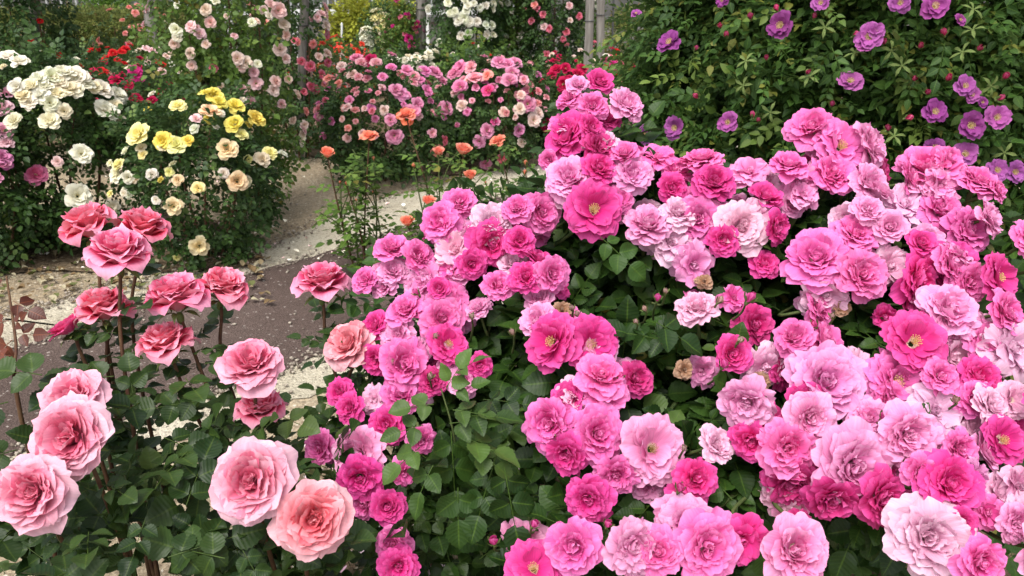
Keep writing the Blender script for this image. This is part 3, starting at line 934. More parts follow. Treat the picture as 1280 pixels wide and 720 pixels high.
wl = [(560, 3, 6), (568, 15, 6), (573, 25, 8), (580, 23, 8), (587, 27, 7), (596, 27, 6), (585, 7, 6), (576, 45, 6), (586, 42, 6), (564, 16, 6), (608, 31, 6), (615, 32, 6), (609, 43, 6), (617, 43, 5), (549, 54, 6), (600, 10, 5), (617, 4, 5), (592, 4, 5), (583, 13, 6)]
rose_bush('tall white climbing rose with full white blooms against the railing', (540, 628, -60, 140), [(a, b, c, WHITE) for a, b, c in wl], 70, (WHITE,), (.025, .045), leaf=LEAF_FAR, nleaf=2800, lsize=.042, group=GC, z_top=2.1, ydepth=7.2, deep=.3, name='climbing_rose', cat='climbing rose', ry=.5)
rose_bush('light green climbing rose sprinkled with tiny white blooms', (605, 668, -70, 130), [(635, 4, 4, WHITE), (640, 15, 3, WHITE), (625, 40, 4, WHITE), (632, 46, 4, WHITE), (652, 42, 4, WHITE), (648, 48, 4, WHITE), (660, 38, 4, WHITE)], 60, (WHITE,), (.014, .022), leaf=LEAF_MID, nleaf=2600, lsize=.038, group=GC, z_top=2.1, ydepth=7.9, deep=.2, name='climbing_rose', cat='climbing rose', ry=.45)
rose_bush('pink climbing rose with small salmon pink blooms wrapped round a wooden post', (652, 725, -80, 128), [(679, 18, 5, ROSEP), (686, 36, 5, ROSEP), (680, 33, 5, PALEPINK), (708, 40, 5, ROSEP), (704, 49, 4, ROSEP), (713, 25, 4, SHELL), (724, 20, 5, ROSEP), (683, 68, 5, ROSEP), (664, 26, 5, ROSEP), (668, 6, 5, SALMON), (712, 7, 5, PALEPINK)], 46,
          (ROSEP, SALMON, SHELL), (.018, .032), leaf=LEAF_FAR, nleaf=2600, lsize=.038, group=GC, z_top=2.1, ydepth=7.5, deep=.5, name='climbing_rose', cat='climbing rose', ry=.42)
rose_bush('pale climbing rose with creamy white sprays between the two grey posts', (716, 752, -60, 120), [], 90, (CREAM, WHITE), (.018, .032), leaf=LEAF_MID, nleaf=1200, lsize=.036, group=GC, z_top=2.0, ydepth=8.6, deep=.2, name='climbing_rose', cat='climbing rose', ry=.35)
rose_bush('low red and blush rose bed at the foot of the grey posts', (668, 800, 58, 150), [(770, 64, 5, RED), (757, 74, 6, MAG), (766, 80, 6, MAG), (769, 86, 5, MAG), (757, 70, 5, WHITE)], 66, (RED, CRIM, SHELL, ROSEP, WHITE), (.018, .032), leaf=LEAF_MID, nleaf=900, lsize=.036, group=GB, ydepth=7.0, deep=.3, ry=.5)
rose_bush('scarlet and blush rose bush between the second climber and the lilac pink roses', (370, 450, 58, 160), [], 46, (ORED, RED, SHELL, SALMON), (.018, .032), leaf=LEAF_MID, nleaf=700, lsize=.036, group=GB, ydepth=6.2, deep=.3, ry=.4)
rose_bush('low rose bush with scattered red blooms in front of the clipped hedge', (98, 200, 60, 120), [], 44, (RED, CRIM, SALMON), (.02, .035), leaf=LEAF_FAR, nleaf=900, lsize=.042, group=GB, ydepth=7.3, deep=.3, ry=.45)
rose_bush('green rose bush with tiny white blooms behind the lilac pink roses', (545, 668, 54, 140), [], 40, (WHITE, SHELL, RED), (.014, .024), leaf=LEAF_MID, nleaf=1000, lsize=.04, group=GB, ydepth=6.6, deep=.2, ry=.4)
rose_bush('reddish leaved rose bush under the hedge at the left edge', (-60, 60, 84, 180), [], 14, (RED, ORED), (.015, .025), leaf=LEAF_MID, nleaf=900, lsize=.042, group=GB, ydepth=5.6, deep=.3, ry=.4)

# ================================================================== PURPLE RUGOSA BUSH
PB = [(976, 32, 20), (1086, 46, 19), (1080, 56, 12), (1168, 8, 20), (1125, 4, 15), (1026, 4, 13), (903, 0, 10), (1063, 102, 18), (910, 153, 15), (1168, 140, 18), (1206, 108, 16), (1215, 119, 12), (1213, 157, 20), (1246, 147, 18),
      (1206, 193, 18), (1168, 184, 14), (1246, 213, 17), (1268, 215, 16), (1200, 25, 9), (844, 160, 17), (807, 168, 14), (837, 53, 18), (795, 17, 8), (1095, 38, 12), (1228, 128, 8), (1340, 60, 18), (1330, 150, 18), (1380, 110, 18)]
rg, rc, rr = rose_bush('large fresh green shrub rose with loose purple blooms and red buds, upper right', (752, 1400, -50, 480), [(a, b, c * .86, PURP) for a, b, c in PB], 0, leaf=LEAF_RUG, nleaf=20000, lsize=.029, tmpl=T_RUG,
                       meshes=M_RUG, deep=.45, z_top=1.95, ydepth=2.0, ry=.62, group=None, name='rugosa_rose', cat='shrub rose', clump_sd=.17, cane_n=8, young=.14, lift=.05, extra=[(-.60, -.05, .0, .33, .75, .8, 5000), (-.30, -.1, .1, .4, .7, .7, 2500)], bout=.11)
blooms_now = [ch for ch in rg.children if ch.name.startswith('bloom')]
for i, b in enumerate(blooms_now):
    b.color = tuple(jit((.42, .12, .37) if i % 3 else (.33, .07, .28), .12)) + (.22,)
    link('stamens', M_STAM[i % 2], b)
RB = [(1070, 43), (1105, 52), (1151, 57), (1143, 98), (1186, 97), (1136, 147), (958, 72), (908, 43), (941, 143), (1251, 122), (971, 10), (1018, 20), (1160, 115), (900, 32), (938, 20), (948, 150), (1257, 95), (1180, 40), (1010, 90), (870, 60), (1225, 60), (870, 120), (1110, 160), (1040, 130)]
for (px, py) in RB:
    p, d = ellipsoid_hit(px, py, rc, rr + .10)
    n = nrm((p - rc) / rr)
    o = put_bloom(rg, M_BUD, p, nrm(n * .5 + np.array([0, -.2, .8]) + RNG.normal(size=3) * .3), random.uniform(.009, .013), jit((.55, .04, .15), .2), .4, 'bud')
    link('calyx', M_BUDC, o)
# spent star shaped sepals left where petals fell
for (px, py) in [(1032, 30), (1118, 62), (1127, 78), (1142, 105), (1200, 60), (1215, 30), (1222, 5), (1010, 92), (925, 105), (1065, 60), (930, 72), (1120, 165), (960, 140), (1258, 190), (1245, 108)]:
    p, d = ellipsoid_hit(px, py, rc, rr + .10)
    n = nrm((p - rc) / rr)
    o = link('spent_calyx', M_CALYX[0], rg)
    o.location = Vector(p) - rg.location
    o.rotation_mode = 'QUATERNION'; o.rotation_quaternion = aim(n + RNG.normal(size=3) * .5 + np.array([0, 0, .4]))
    o.scale = (.034,) * 3

# ================================================================== SHRUBS, HEDGE, POSTS, RAILING
def shrub(label, box, y, leaf, n, ls, blooms=0, bcol=(WHITE,), bs=(.03, .05), name='shrub', z0=.0, ry=None, tmpl=None, cat='shrub', cs=.2, clumps=40, group=None, rxk=1.):
    l, r_, t, b = box
    x0 = at_y((l + r_) / 2, 100, y)[0]
    rx = (at_y(r_, 100, y)[0] - at_y(l, 100, y)[0]) / 2 * rxk
    H = at_y((l + r_) / 2, t, y)[2]
    ry = ry or rx
    c = np.array([x0, y, (H + z0) / 2]); r3 = np.array([rx, ry, (H - z0) / 2])
    root = thing(name, label, cat, (x0, y, 0), group)
    pos, out = cloud(c, r3, n, clumps, cs, .5)
    leaf_cloud('foliage', leaf, tmpl or T_SPRIG, pos, out, ls, root)
    g = Geo()
    for i in range(5):
        a = i * 1.3
        g.tube(bez([(0, 0, -.02), (.2 * rx * math.cos(a), .2 * rx * math.sin(a), H * .35), (.6 * rx * math.cos(a), .6 * rx * math.sin(a), H * .7)], 8), [.02, .008], 5)
    g.build('stems', STEM_RED, root)
    for i in range(blooms):
        u = rand_dirs(1)[0]; u[1] = -abs(u[1]); u[2] = abs(u[2]) if random.random() < .8 else u[2]
        put_bloom(root, random.choice(M_FAR), c + u * r3 * random.uniform(.95, 1.08), u + np.array([0, 0, .3]), random.uniform(*bs), jit(random.choice(bcol)), .3)
    return root


shrub('golden leaved shrub under the white rail, left of the cream flowering shrub', (424, 470, 3, 100), 9.8, LEAF_LIME, 1500, .07, cs=.14, clumps=30)
shrub('golden leaved shrub beside the thick wooden post', (478, 516, 2, 100), 10.2, LEAF_LIME, 1200, .07, cs=.14, clumps=26)
shrub('shrub covered in cream yellow flowers between the two golden shrubs', (464, 494, 10, 100), 9.4, LEAF_FAR, 500, .05, 60, (CREAM, PALEY), (.04, .06), name='flowering_shrub', cat='flowering shrub')
shrub('small white flowered bush at the foot of the golden shrub', (453, 470, 34, 100), 8.8, LEAF_FAR, 260, .045, 34, (WHITE,), (.03, .045), name='flowering_shrub', cat='flowering shrub')
shrub('rounded bright green shrub behind the hedge', (122, 178, -20, 70), 10.6, LEAF_SHRUB, 1500, .06, cs=.2)
shrub('small dark green bush behind the hedge, left of the bright shrub', (103, 128, 9, 60), 10.4, LEAF_FAR, 500, .05)
shrub('small yellow flowered bush in front of the bright green shrub', (128, 146, 14, 60), 9.95, LEAF_MID, 260, .04, 26, (PALEY, YEL), (.035, .05), name='flowering_shrub', cat='flowering shrub')
shrub('dense dark green bush behind the climbing roses, behind the shell pink climber', (225, 350, -25, 90), 10.4, LEAF_FAR, 1600, .07)
shrub('loose grey green bush by the dark wall, right of the grey posts', (745, 960, 12, 90), 9.8, LEAF_HEDGE, 2600, .06)

hx0, hx1 = at_y(-160, 60, 9.3)[0], at_y(222, 60, 9.3)[0]
hz = at_y(100, 26, 9.2)[2]
hroot = thing('hedge', 'long clipped box hedge at the left behind the roses', 'hedge', ((hx0 + hx1) / 2, 9.5, 0))
n = 9000
face = RNG.uniform(size=n)
hp = np.stack([RNG.uniform(hx0, hx1, n), 9.2 + RNG.uniform(0, .7, n), RNG.uniform(.05, hz, n)], 1)
hn = np.tile(np.array([0., -1, .3]), (n, 1))
a = face < .5; hp[a, 1] = 9.2 + RNG.normal(size=a.sum()) * .035
b = (face >= .5) & (face < .85); hp[b, 2] = hz + RNG.normal(size=b.sum()) * .025; hn[b] = (0, -.1, 1)
c = face > .95; hp[c, 0] = hx1 + RNG.normal(size=c.sum()) * .03
leaf_cloud('foliage', LEAF_HEDGE, T_SPRIG, hp, hn, .042, hroot, .1)
g = Geo()
for i in range(16):
    x = hx0 + (hx1 - hx0) * (i + .5) / 16 - hroot.location.x
    g.tube(np.array([(x, 0, -.02), (x + .03, 0, .3), (x, .02, hz * .8)]), [.03, .012], 6)
g.build('stems', STEM_RED, hroot)


def post(label, px_top, px_bot, py_bot, y, rad_, h=2.3, name='wooden_post', mat=None, sides=10, cat='post', group='posts holding up the climbing roses', square=False):
    b = at_y(px_bot, py_bot, y)
    t = at_y(px_top, 0, y)
    sl = (t[0] - b[0]) / max(.05, (t[2] - b[2]))
    root = thing(name, label, cat, (b[0] - sl * b[2], y, 0), group)
    g = Geo()
    zz = np.linspace(-.1, h, 16)
    rs = np.random.RandomState(int(px_bot))
    path = np.stack([sl * zz + rs.normal(size=16) * rad_ * .06, rs.normal(size=16) * rad_ * .06, zz], -1)
    g.tube(path, rad_ * (1 + rs.normal(size=16) * .03), sides)
    g.build('shaft', mat or WOOD, root)
    g = Geo()
    g.tube(np.array([(sl * h, 0, h + .002), (sl * h, 0, h + .03)]), [rad_ * 1.12, rad_ * .9], sides)
    g.build('cap', mat or WOOD, root)
    g = Geo()
    for z in (.5, .95, 1.4):
        th = np.linspace(0, 2 * math.pi, 13)
        g.tube(np.stack([sl * z + np.cos(th) * (rad_ + .004), np.sin(th) * (rad_ + .004), z + 0 * th], -1), [.004, .004], 5)
    g.build('wire_tie', IRON, root)
    return root


post('leaning weathered wooden post among the salmon pink roses', 184, 193, 60, 7.6, .045)
post('thick weathered wooden post right of the golden shrubs', 527, 526, 60, 8.1, .052)
post('front grey wooden post, the nearer of the two upright posts beside the purple shrub', 738, 735, 80, 6.4, .034)
post('paler grey wooden post standing just right of the nearer grey post', 751, 750, 62, 7.2, .036)
post('thin dark metal pole right of the two grey posts', 767, 765, 60, 8.4, .010, name='metal_pole', mat=IRON, cat='pole', group=None)
post('wooden post half hidden inside the pink climbing rose', 690, 687, 66, 7.95, .04)
post('pale wooden post at the back inside the second climbing rose', 381, 377, 100, 5.9, .03)
post('grey wooden post behind the white climbing rose', 604, 603, 40, 8.6, .05)
post('slim white pole left of the golden shrub', 428, 427, 52, 9.2, .012, name='metal_pole', mat=PAINT, cat='pole', group=None, h=.72)
post('weathered post hidden in the dark leafy climber at the left', 44, 42, 90, 7.3, .04)

# railing along the raised edge of the building plot
ry_ = 12.6
rl, rr_ = at_y(-420, 0, ry_)[0], at_y(655, 0, ry_)[0]
zr = at_y(480, 15, ry_)[2]
rail = thing('railing', 'long white railing with close upright bars in front of the building', 'railing', ((rl + rr_) / 2, ry_, 0))
w = (rr_ - rl) / 2
g = Geo(); g.box((0, 0, zr), (w, .06, .035)); g.build('bottom_rail', PAINT, rail, smooth=False)
g = Geo(); g.box((0, 0, zr + .95), (w, .05, .03)); g.build('top_rail', PAINT, rail, smooth=False)
g = Geo()
for i in range(int(2 * w / .11)):
    g.box((-w + .055 + i * .11, 0, zr + .49), (.010, .010, .43))
o = g.build('bars', GREYP, rail, smooth=False); o['kind'] = 'stuff'
for i in range(13):
    g = Geo(); g.box((-w + (i + .5) * 2 * w / 13, .012, zr / 2 - .04), (.045, .04, zr / 2)); g.build('support', PAINT, rail, smooth=False)
m, nt = new_mat('grey_block_wall')
k = N(nt)
tc = k.n('ShaderNodeTexCoord')
mp = k.n('ShaderNodeMapping'); mp.inputs['Rotation'].default_value = (math.pi / 2, 0, 0); k.l(tc.outputs['Object'], mp.inputs[0])
br = k.n('ShaderNodeTexBrick'); k.l(mp.outputs[0], br.inputs[0])
br.inputs['Color1'].default_value = (.17, .17, .165, 1); br.inputs['Color2'].default_value = (.23, .22, .21, 1); br.inputs['Mortar'].default_value = (.10, .10, .10, 1)
br.inputs['Scale'].default_value = 1.0; br.inputs['Brick Width'].default_value = .4; br.inputs['Row Height'].default_value = .2; br.inputs['Mortar Size'].default_value = .008
nz = k.noise(tc.outputs['Object'], 3, 5)
k.out(k.bsdf(k.mix(1., br.outputs[0], k.mix(nz, (.6, .6, .6), (1.3, 1.3, 1.3)), 'MULTIPLY'), .9, .1, k.bump(br.outputs[1], -.4, .01)))
BLOCK = m
WALLM = plain_mat('building_wall', (.07, .072, .07), (.13, .13, .125), 2, .9, .1)
GLASS = plain_mat('dark_window_glass', (.02, .025, .03), (.05, .055, .06), 1, .12, .5)
bw = thing('retaining_wall', 'grey block retaining wall below the white railing', 'wall', (0, 13.2, 0))
g = Geo(); g.box((0, 0, zr / 2 - .12), (w + 9, .12, zr / 2 - .05)); g.build('blocks', BLOCK, bw, smooth=False)
g = Geo(); g.box((0, 0, zr - .135), (w + 2, .16, .035)); g.build('coping', WALLM, bw, smooth=False)
bd = thing('building', 'long low grey building behind the railing', 'building', (0, 20, 0))
g = Geo(); g.box((0, 2, 2.2), (26, 2, 2.4)); g.build('wall', WALLM, bd, smooth=False)
g = Geo(); g.box((0, 1.7, 4.72), (26.5, 2.6, .12)); g.build('roof', IRON, bd, smooth=False)
for i in range(16):
    x = -24 + i * 3.2
    g = Geo(); g.box((x, -.03, 1.7), (.95, .05, .75)); f_ = g.build('window', PAINT, bd, smooth=False)
    g = Geo(); g.box((x - .46, -.095, 1.7), (.42, .012, .68)); g.box((x + .46, -.095, 1.7), (.42, .012, .68)); g.build('pane', GLASS, f_, smooth=False)
# ================================================================== CORAL ROSES (slender, middle distance)
def stem_leaves(path, n, t0, t1, size, up=.6, rs=None):
    """compound leaves alternating up a stem: returns pos, dir, normal, size"""
    L = len(path)
    out = []
    for i in range(n):
        t = t0 + (t1 - t0) * (i + random.uniform(.2, .8)) / n
        k = min(L - 2, int(t * (L - 1)))
        f = t * (L - 1) - k
        p = path[k] * (1 - f) + path[k + 1] * f
        a = i * 2.4 + random.uniform(-.5, .5)
        d = nrm((math.cos(a), math.sin(a), random.uniform(.05, .6)))
        out.append((p, d, nrm(np.array([0, 0, 1]) + rand_dirs(1)[0] * .35 - .35 * np.array([math.cos(a), math.sin(a), 0])), size * random.uniform(.75, 1.2)))
    return out


def clear_of(leaves, blooms):
    """drop leaves that would grow through the face of a bloom"""
    if not leaves:
        return leaves
    q0 = np.array([l[0] for l in leaves]); dd = np.array([l[1] for l in leaves]); sz = np.array([l[3] for l in leaves])[:, None]
    bad = np.zeros(len(leaves), bool)
    for p, ax, r in blooms:
        for kk in (.4, 1.1, 1.8):
            w = q0 + dd * sz * kk - p
            h = w @ ax
            rr_ = np.linalg.norm(w - h[:, None] * ax, axis=1)
            bad |= (h > -.3 * r) & (h < .14) & (rr_ < r * 1.02)
    return [l for l, b in zip(leaves, bad) if not b]


def add_leaves(name, mat, tmpl, L, parent, young=None):
    return scatter_leaves(name, mat, tmpl, [l[0] for l in L], [l[1] for l in L], [l[2] for l in L], np.array([l[3] for l in L]), RNG.uniform(0, 1, len(L)), young, parent)


def coral_plant(label, rootpx, tips, extra_px=(), size=.046):
    base = G(*rootpx)
    root = thing('rose_bush', label, 'rose bush', base, 'coral rose plants by the path')
    leaves = []
    for (px, py, r, kind, dy) in tips:
        top = at_y(px, py, base[1] + dy)
        d = (top - CAM) @ FWD
        st = base + np.array([random.uniform(-.05, .05), random.uniform(-.05, .05), -.01])
        path = bez([st, st * .55 + top * .45 + np.array([random.uniform(-.03, .03), 0, .02]), top - np.array([0, 0, r * d / F * .5])], 18)
        g = Geo(); g.tube(path - base, [.0055, .0028], 5); g.build('stem', STEM_RED if random.random() < .5 else STEM_GREEN, root)
        leaves += stem_leaves(path, 12, .10, .93, size)
        # side twig
        for s_ in range(2):
            q = path[random.randint(5, 13)]
            e = q + np.array([random.uniform(-.16, .16), random.uniform(-.12, .12), random.uniform(.08, .2)])
            tw = bez([q, (q + e) / 2 + np.array([0, 0, .02]), e], 8)
            g = Geo(); g.tube(tw - base, [.003, .002], 5); g.build('twig', STEM_GREEN, root)
            leaves += stem_leaves(tw, 3, .3, 1, size * .9)
        R = r * d / F
        if kind == 'b':
            o = put_bloom(root, M_BUD, top, nrm((random.uniform(-.2, .2), -.1, 1)), R * .75, jit(CORAL), .3, 'bud')
            link('calyx', M_BUDC, o)
        else:
            put_bloom(root, random.choice(M_URN if kind == 'u' else M_MID), top, nrm((random.uniform(-.3, .3), -.3, 1)), R * 1.1, jit((.88, .31, .21) if random.random() < .6 else (.88, .38, .28)), .55, cal=M_CALYX[0])
    add_leaves('foliage', LEAF_MID, T_MID, leaves, root, (RNG.uniform(size=len(leaves)) < .12) * .6)


coral_plant('coral rose on leafy upright stems, leftmost of the coral roses beside the path', (455, 352), [(409, 192, 10, 'u', -.05), (461, 170, 12, 'o', .05), (433, 229, 5, 'b', 0), (467, 198, 5, 'b', .1), (425, 228, 4, 'b', .1), (466, 240, 3, 'b', .05), (445, 250, 3, 'b', -.05)])
coral_plant('coral rose with blooms at several heights, middle one of the coral roses', (545, 345), [(588, 220, 9, 'u', -.05), (536, 252, 9, 'u', -.1), (509, 278, 10, 'u', -.12), (517, 207, 6, 'b', .05), (579, 188, 11, 'u', .1), (508, 143, 12, 'o', .15), (548, 190, 8, 'u', .1)])
coral_plant('coral rose with two small buds and one open bloom, rightmost of the coral roses', (640, 315), [(657, 203, 6, 'b', 0), (656, 215, 6, 'b', -.03), (622, 176, 11, 'o', .1), (607, 228, 3, 'b', 0)])


# ================================================================== TWO-TONE PINK TEA ROSES (left foreground)
TFACE = (.88, .55, .65)     # pale pink rim, deepening to the heart
TDEEP = (.84, .22, .36)


def tea_bush(label, root_xy, blooms, leaf_px, nleaf_low=0, box=None, extra_stems=()):
    base = np.array([root_xy[0], root_xy[1], 0.])
    root = thing('rose_bush', label, 'rose bush', base, 'two-tone pink roses in the foreground')
    leaves = []; tb = []
    for (px, py, r, d, kind, ax, col, deep, via) in blooms:
        p = P(px, py, d)
        R = r * d / F * (.94 if kind == 'r' else 1.0)
        axw = nrm(-FWD * ax[2] + RGT * ax[0] + UPV * ax[1])
        me = random.choice(M_TEAR if kind == 'r' else M_TEA)
        if kind == 's':
            me = M_CUP[0]
        o = put_bloom(root, me, p, axw, R, col, deep, cal=M_CALYX[len(leaves) % 2], squash=random.uniform(.93, 1.0))
        if kind == 'r':
            o.scale.z *= 1.28
        neck = p - axw * R * .5
        tb.append((p, axw, R))
        if via:
            v = P(via[0], via[1], d + .03)
            path = bez([base + np.array([random.uniform(-.05, .05), random.uniform(-.05, .05), 0]), v * .5 + base * .15 + neck * .35 + np.array([0, .01, .0]), neck], 24)
        else:
            mid = base * .45 + neck * .55 + np.array([random.uniform(-.03, .03), .05, 0])
            path = bez([base + np.array([random.uniform(-.05, .05), random.uniform(-.05, .05), 0]), mid, neck], 24)
        g = Geo(); g.tube(path - base, [.0050, .0034, .0028], 7); g.build('stem', STEM_RED, root)
        leaves += stem_leaves(path, 7, .28, .84, .036)
    # foliage at marked places and in the body of the bush
    for (px, py, d, s) in leaf_px:
        a = random.uniform(0, 6.28)
        leaves.append((P(px, py, d), nrm((math.cos(a), -.4 + .5 * math.sin(a), .05)), nrm(np.array([0, -.55, .8]) + rand_dirs(1)[0] * .35), s))
    if nleaf_low:
        x0, x1, y0, y1, z0, z1 = box
        cl = [np.array([random.uniform(x0, x1), random.uniform(y0, y1), random.uniform(z0, z1)]) for _ in range(26)]
        for i in range(nleaf_low):
            c = random.choice(cl)
            p = c + RNG.normal(size=3) * np.array([.07, .07, .055])
            if p[2] < .04 or p[2] > z1 + .05 or p[1] < .62:
                continue
            u = nrm((p[0] - base[0], p[1] - base[1], .1))
            leaves.append((p, nrm(u + rand_dirs(1)[0] * .8), nrm(np.array([0, -.25, 1]) + rand_dirs(1)[0] * .45), random.uniform(.028, .043)))
    for path in extra_stems:
        g = Geo(); g.tube(bez(path, 12) - base, [.006, .003], 6); g.build('stem', STEM_RED, root)
    leaves = clear_of(leaves, tb)
    yg = (RNG.uniform(size=len(leaves)) < .06) * .5
    add_leaves('foliage', LEAF_TEA, T_TEA, leaves, root, yg)
    return root


RX = (.86, .27, .41)
ta = tea_bush('tall rose bush with deep pink blooms above three pale pink ones, far left foreground', (-.58, 1.05),
              [(112, 283, 39, 1.40, 'r', (-.25, .85, .35), RX, 1.5, (112, 430)), (178, 288, 38, 1.45, 'r', (.25, .85, .30), RX, 1.5, (140, 420)), (148, 318, 44, 1.33, 'r', (.15, .80, .50), (.86, .38, .55), 1.7, (128, 440)),
               (130, 387, 38, 1.38, 'r', (-.05, .85, .35), (.86, .33, .46), 1.7, (112, 470)), (85, 411, 28, 1.36, 's', (-.45, .75, .3), (.78, .07, .26), .3, (105, 480)),
               (94, 502, 44, 1.20, 't', (-.05, .55, .8), TFACE, 2.3, (120, 600)), (90, 547, 53, 1.08, 't', (.05, .30, .95), TFACE, 2.3, (135, 660)), (44, 616, 51, 1.02, 't', (.02, .25, .95), TFACE, 2.3, (60, 700))],
              [(92, 435, 1.3, .05), (60, 470, 1.25, .05), (20, 500, 1.2, .05), (120, 455, 1.35, .05), (150, 470, 1.35, .05), (170, 490, 1.35, .045), (30, 560, 1.25, .05), (150, 600, 1.2, .05), (20, 660, 1.1, .05), (110, 690, 1.1, .05), (60, 720, 1.05, .05)],
              260, (-.95, -.40, .85, 1.25, .12, .66))
# the reddish young shoot at the very left
bx = np.array(ta.location)
sh = [np.array([-.80, 1.12, .1]), P(26, 520, 1.28), P(20, 430, 1.3), P(8, 345, 1.34)]
g = Geo(); g.tube(bez(sh, 16) - bx, [.0045, .003, .0015], 6); g.build('young_shoot', LEAF_RED and STEM_RED, ta)
L = []
for (px, py, dx, dz, s) in [(30, 362, 1, -.4, .042), (10, 345, -1, .3, .03), (38, 412, .9, .1, .04), (5, 400, -1, -.1, .04), (12, 425, -.6, -.5, .045), (20, 408, .5, .5, .03), (18, 470, -.8, .2, .04)]:
    sp_ = bez(sh, 60); q_ = sp_[np.argmin(np.linalg.norm(sp_ - P(px, py, 1.31), axis=1))]
    L.append((q_, nrm((dx, -.3, dz)), nrm(np.array([0, -.6, .8]) + rand_dirs(1)[0] * .3), s * .75))
lf3 = [compound(s, 3, 6, 3, .38) for s in (30, 31)]
o = add_leaves('young_leaves', LEAF_RED, lf3, L, ta)

tea_bush('rose bush with deep pink blooms on long stems and two big pale ones low down', (-.30, 1.12),
         [(220, 374, 43, 1.36, 'r', (-.05, .85, .35), (.85, .32, .50), 1.7, (240, 480)), (279, 362, 37, 1.42, 'r', (.30, .80, .35), (.86, .36, .49), 1.7, (255, 470)), (208, 431, 38, 1.36, 'r', (-.15, .82, .4), (.86, .33, .46), 1.7, (232, 520)),
          (314, 458, 42, 1.24, 't', (.10, .72, .62), (.87, .46, .58), 1.6, (312, 560)), (326, 512, 35, 1.30, 'r', (.05, .85, .35), (.86, .36, .5), 1.5, (300, 600)),
          (316, 601, 53, 1.06, 't', (.10, .28, .93), TFACE, 2.3, (300, 690)), (392, 648, 49, 1.06, 't', (.22, .22, .93), (.88, .50, .55), 2.1, (350, 720))],
         [(230, 470, 1.32, .045), (250, 455, 1.34, .04), (180, 500, 1.3, .05), (260, 500, 1.3, .045), (200, 545, 1.25, .05), (240, 560, 1.2, .05), (350, 520, 1.28, .04), (345, 555, 1.25, .04), (150, 640, 1.15, .05), (230, 640, 1.12, .05), (200, 700, 1.05, .05), (290, 700, 1.05, .05), (350, 700, 1.1, .05), (270, 610, 1.2, .05)],
         250, (-.50, -.16, .80, 1.25, .10, .60))
tea_bush('two-tone pink rose with one bloom above the brown path and a paler one below it', (-.26, 1.40),
         [(403, 355, 38, 1.45, 'r', (.10, .85, .38), (.85, .34, .52), 1.7, (405, 450)), (438, 432, 36, 1.36, 't', (-.35, .45, .75), (.87, .5, .55), 1.5, (410, 500))],
         [(392, 425, 1.45, .035), (415, 470, 1.42, .035), (385, 560, 1.38, .04), (410, 590, 1.35, .04), (395, 500, 1.4, .03)], 24, (-.36, -.16, 1.25, 1.5, .08, .35))

# ================================================================== THE BIG PINK SHRUB ROSE
mroot = thing('rose_bush', 'huge mounded shrub rose covered in bright pink double blooms, right foreground', 'shrub rose', (.32, 1.72, 0))
MB = np.array(mroot.location)


def mdepth(px, py):
    d = 1.02 + .00068 * (700 - py)
    d += .00055 * max(0, 760 - px) * min(1, max(.0, (760 - px) / 200)) * .9
    d -= .00014 * max(0, px - 800)
    return d


H_, M_, L_, W_, D_ = HOT, MED, LIT, PAL, DRK
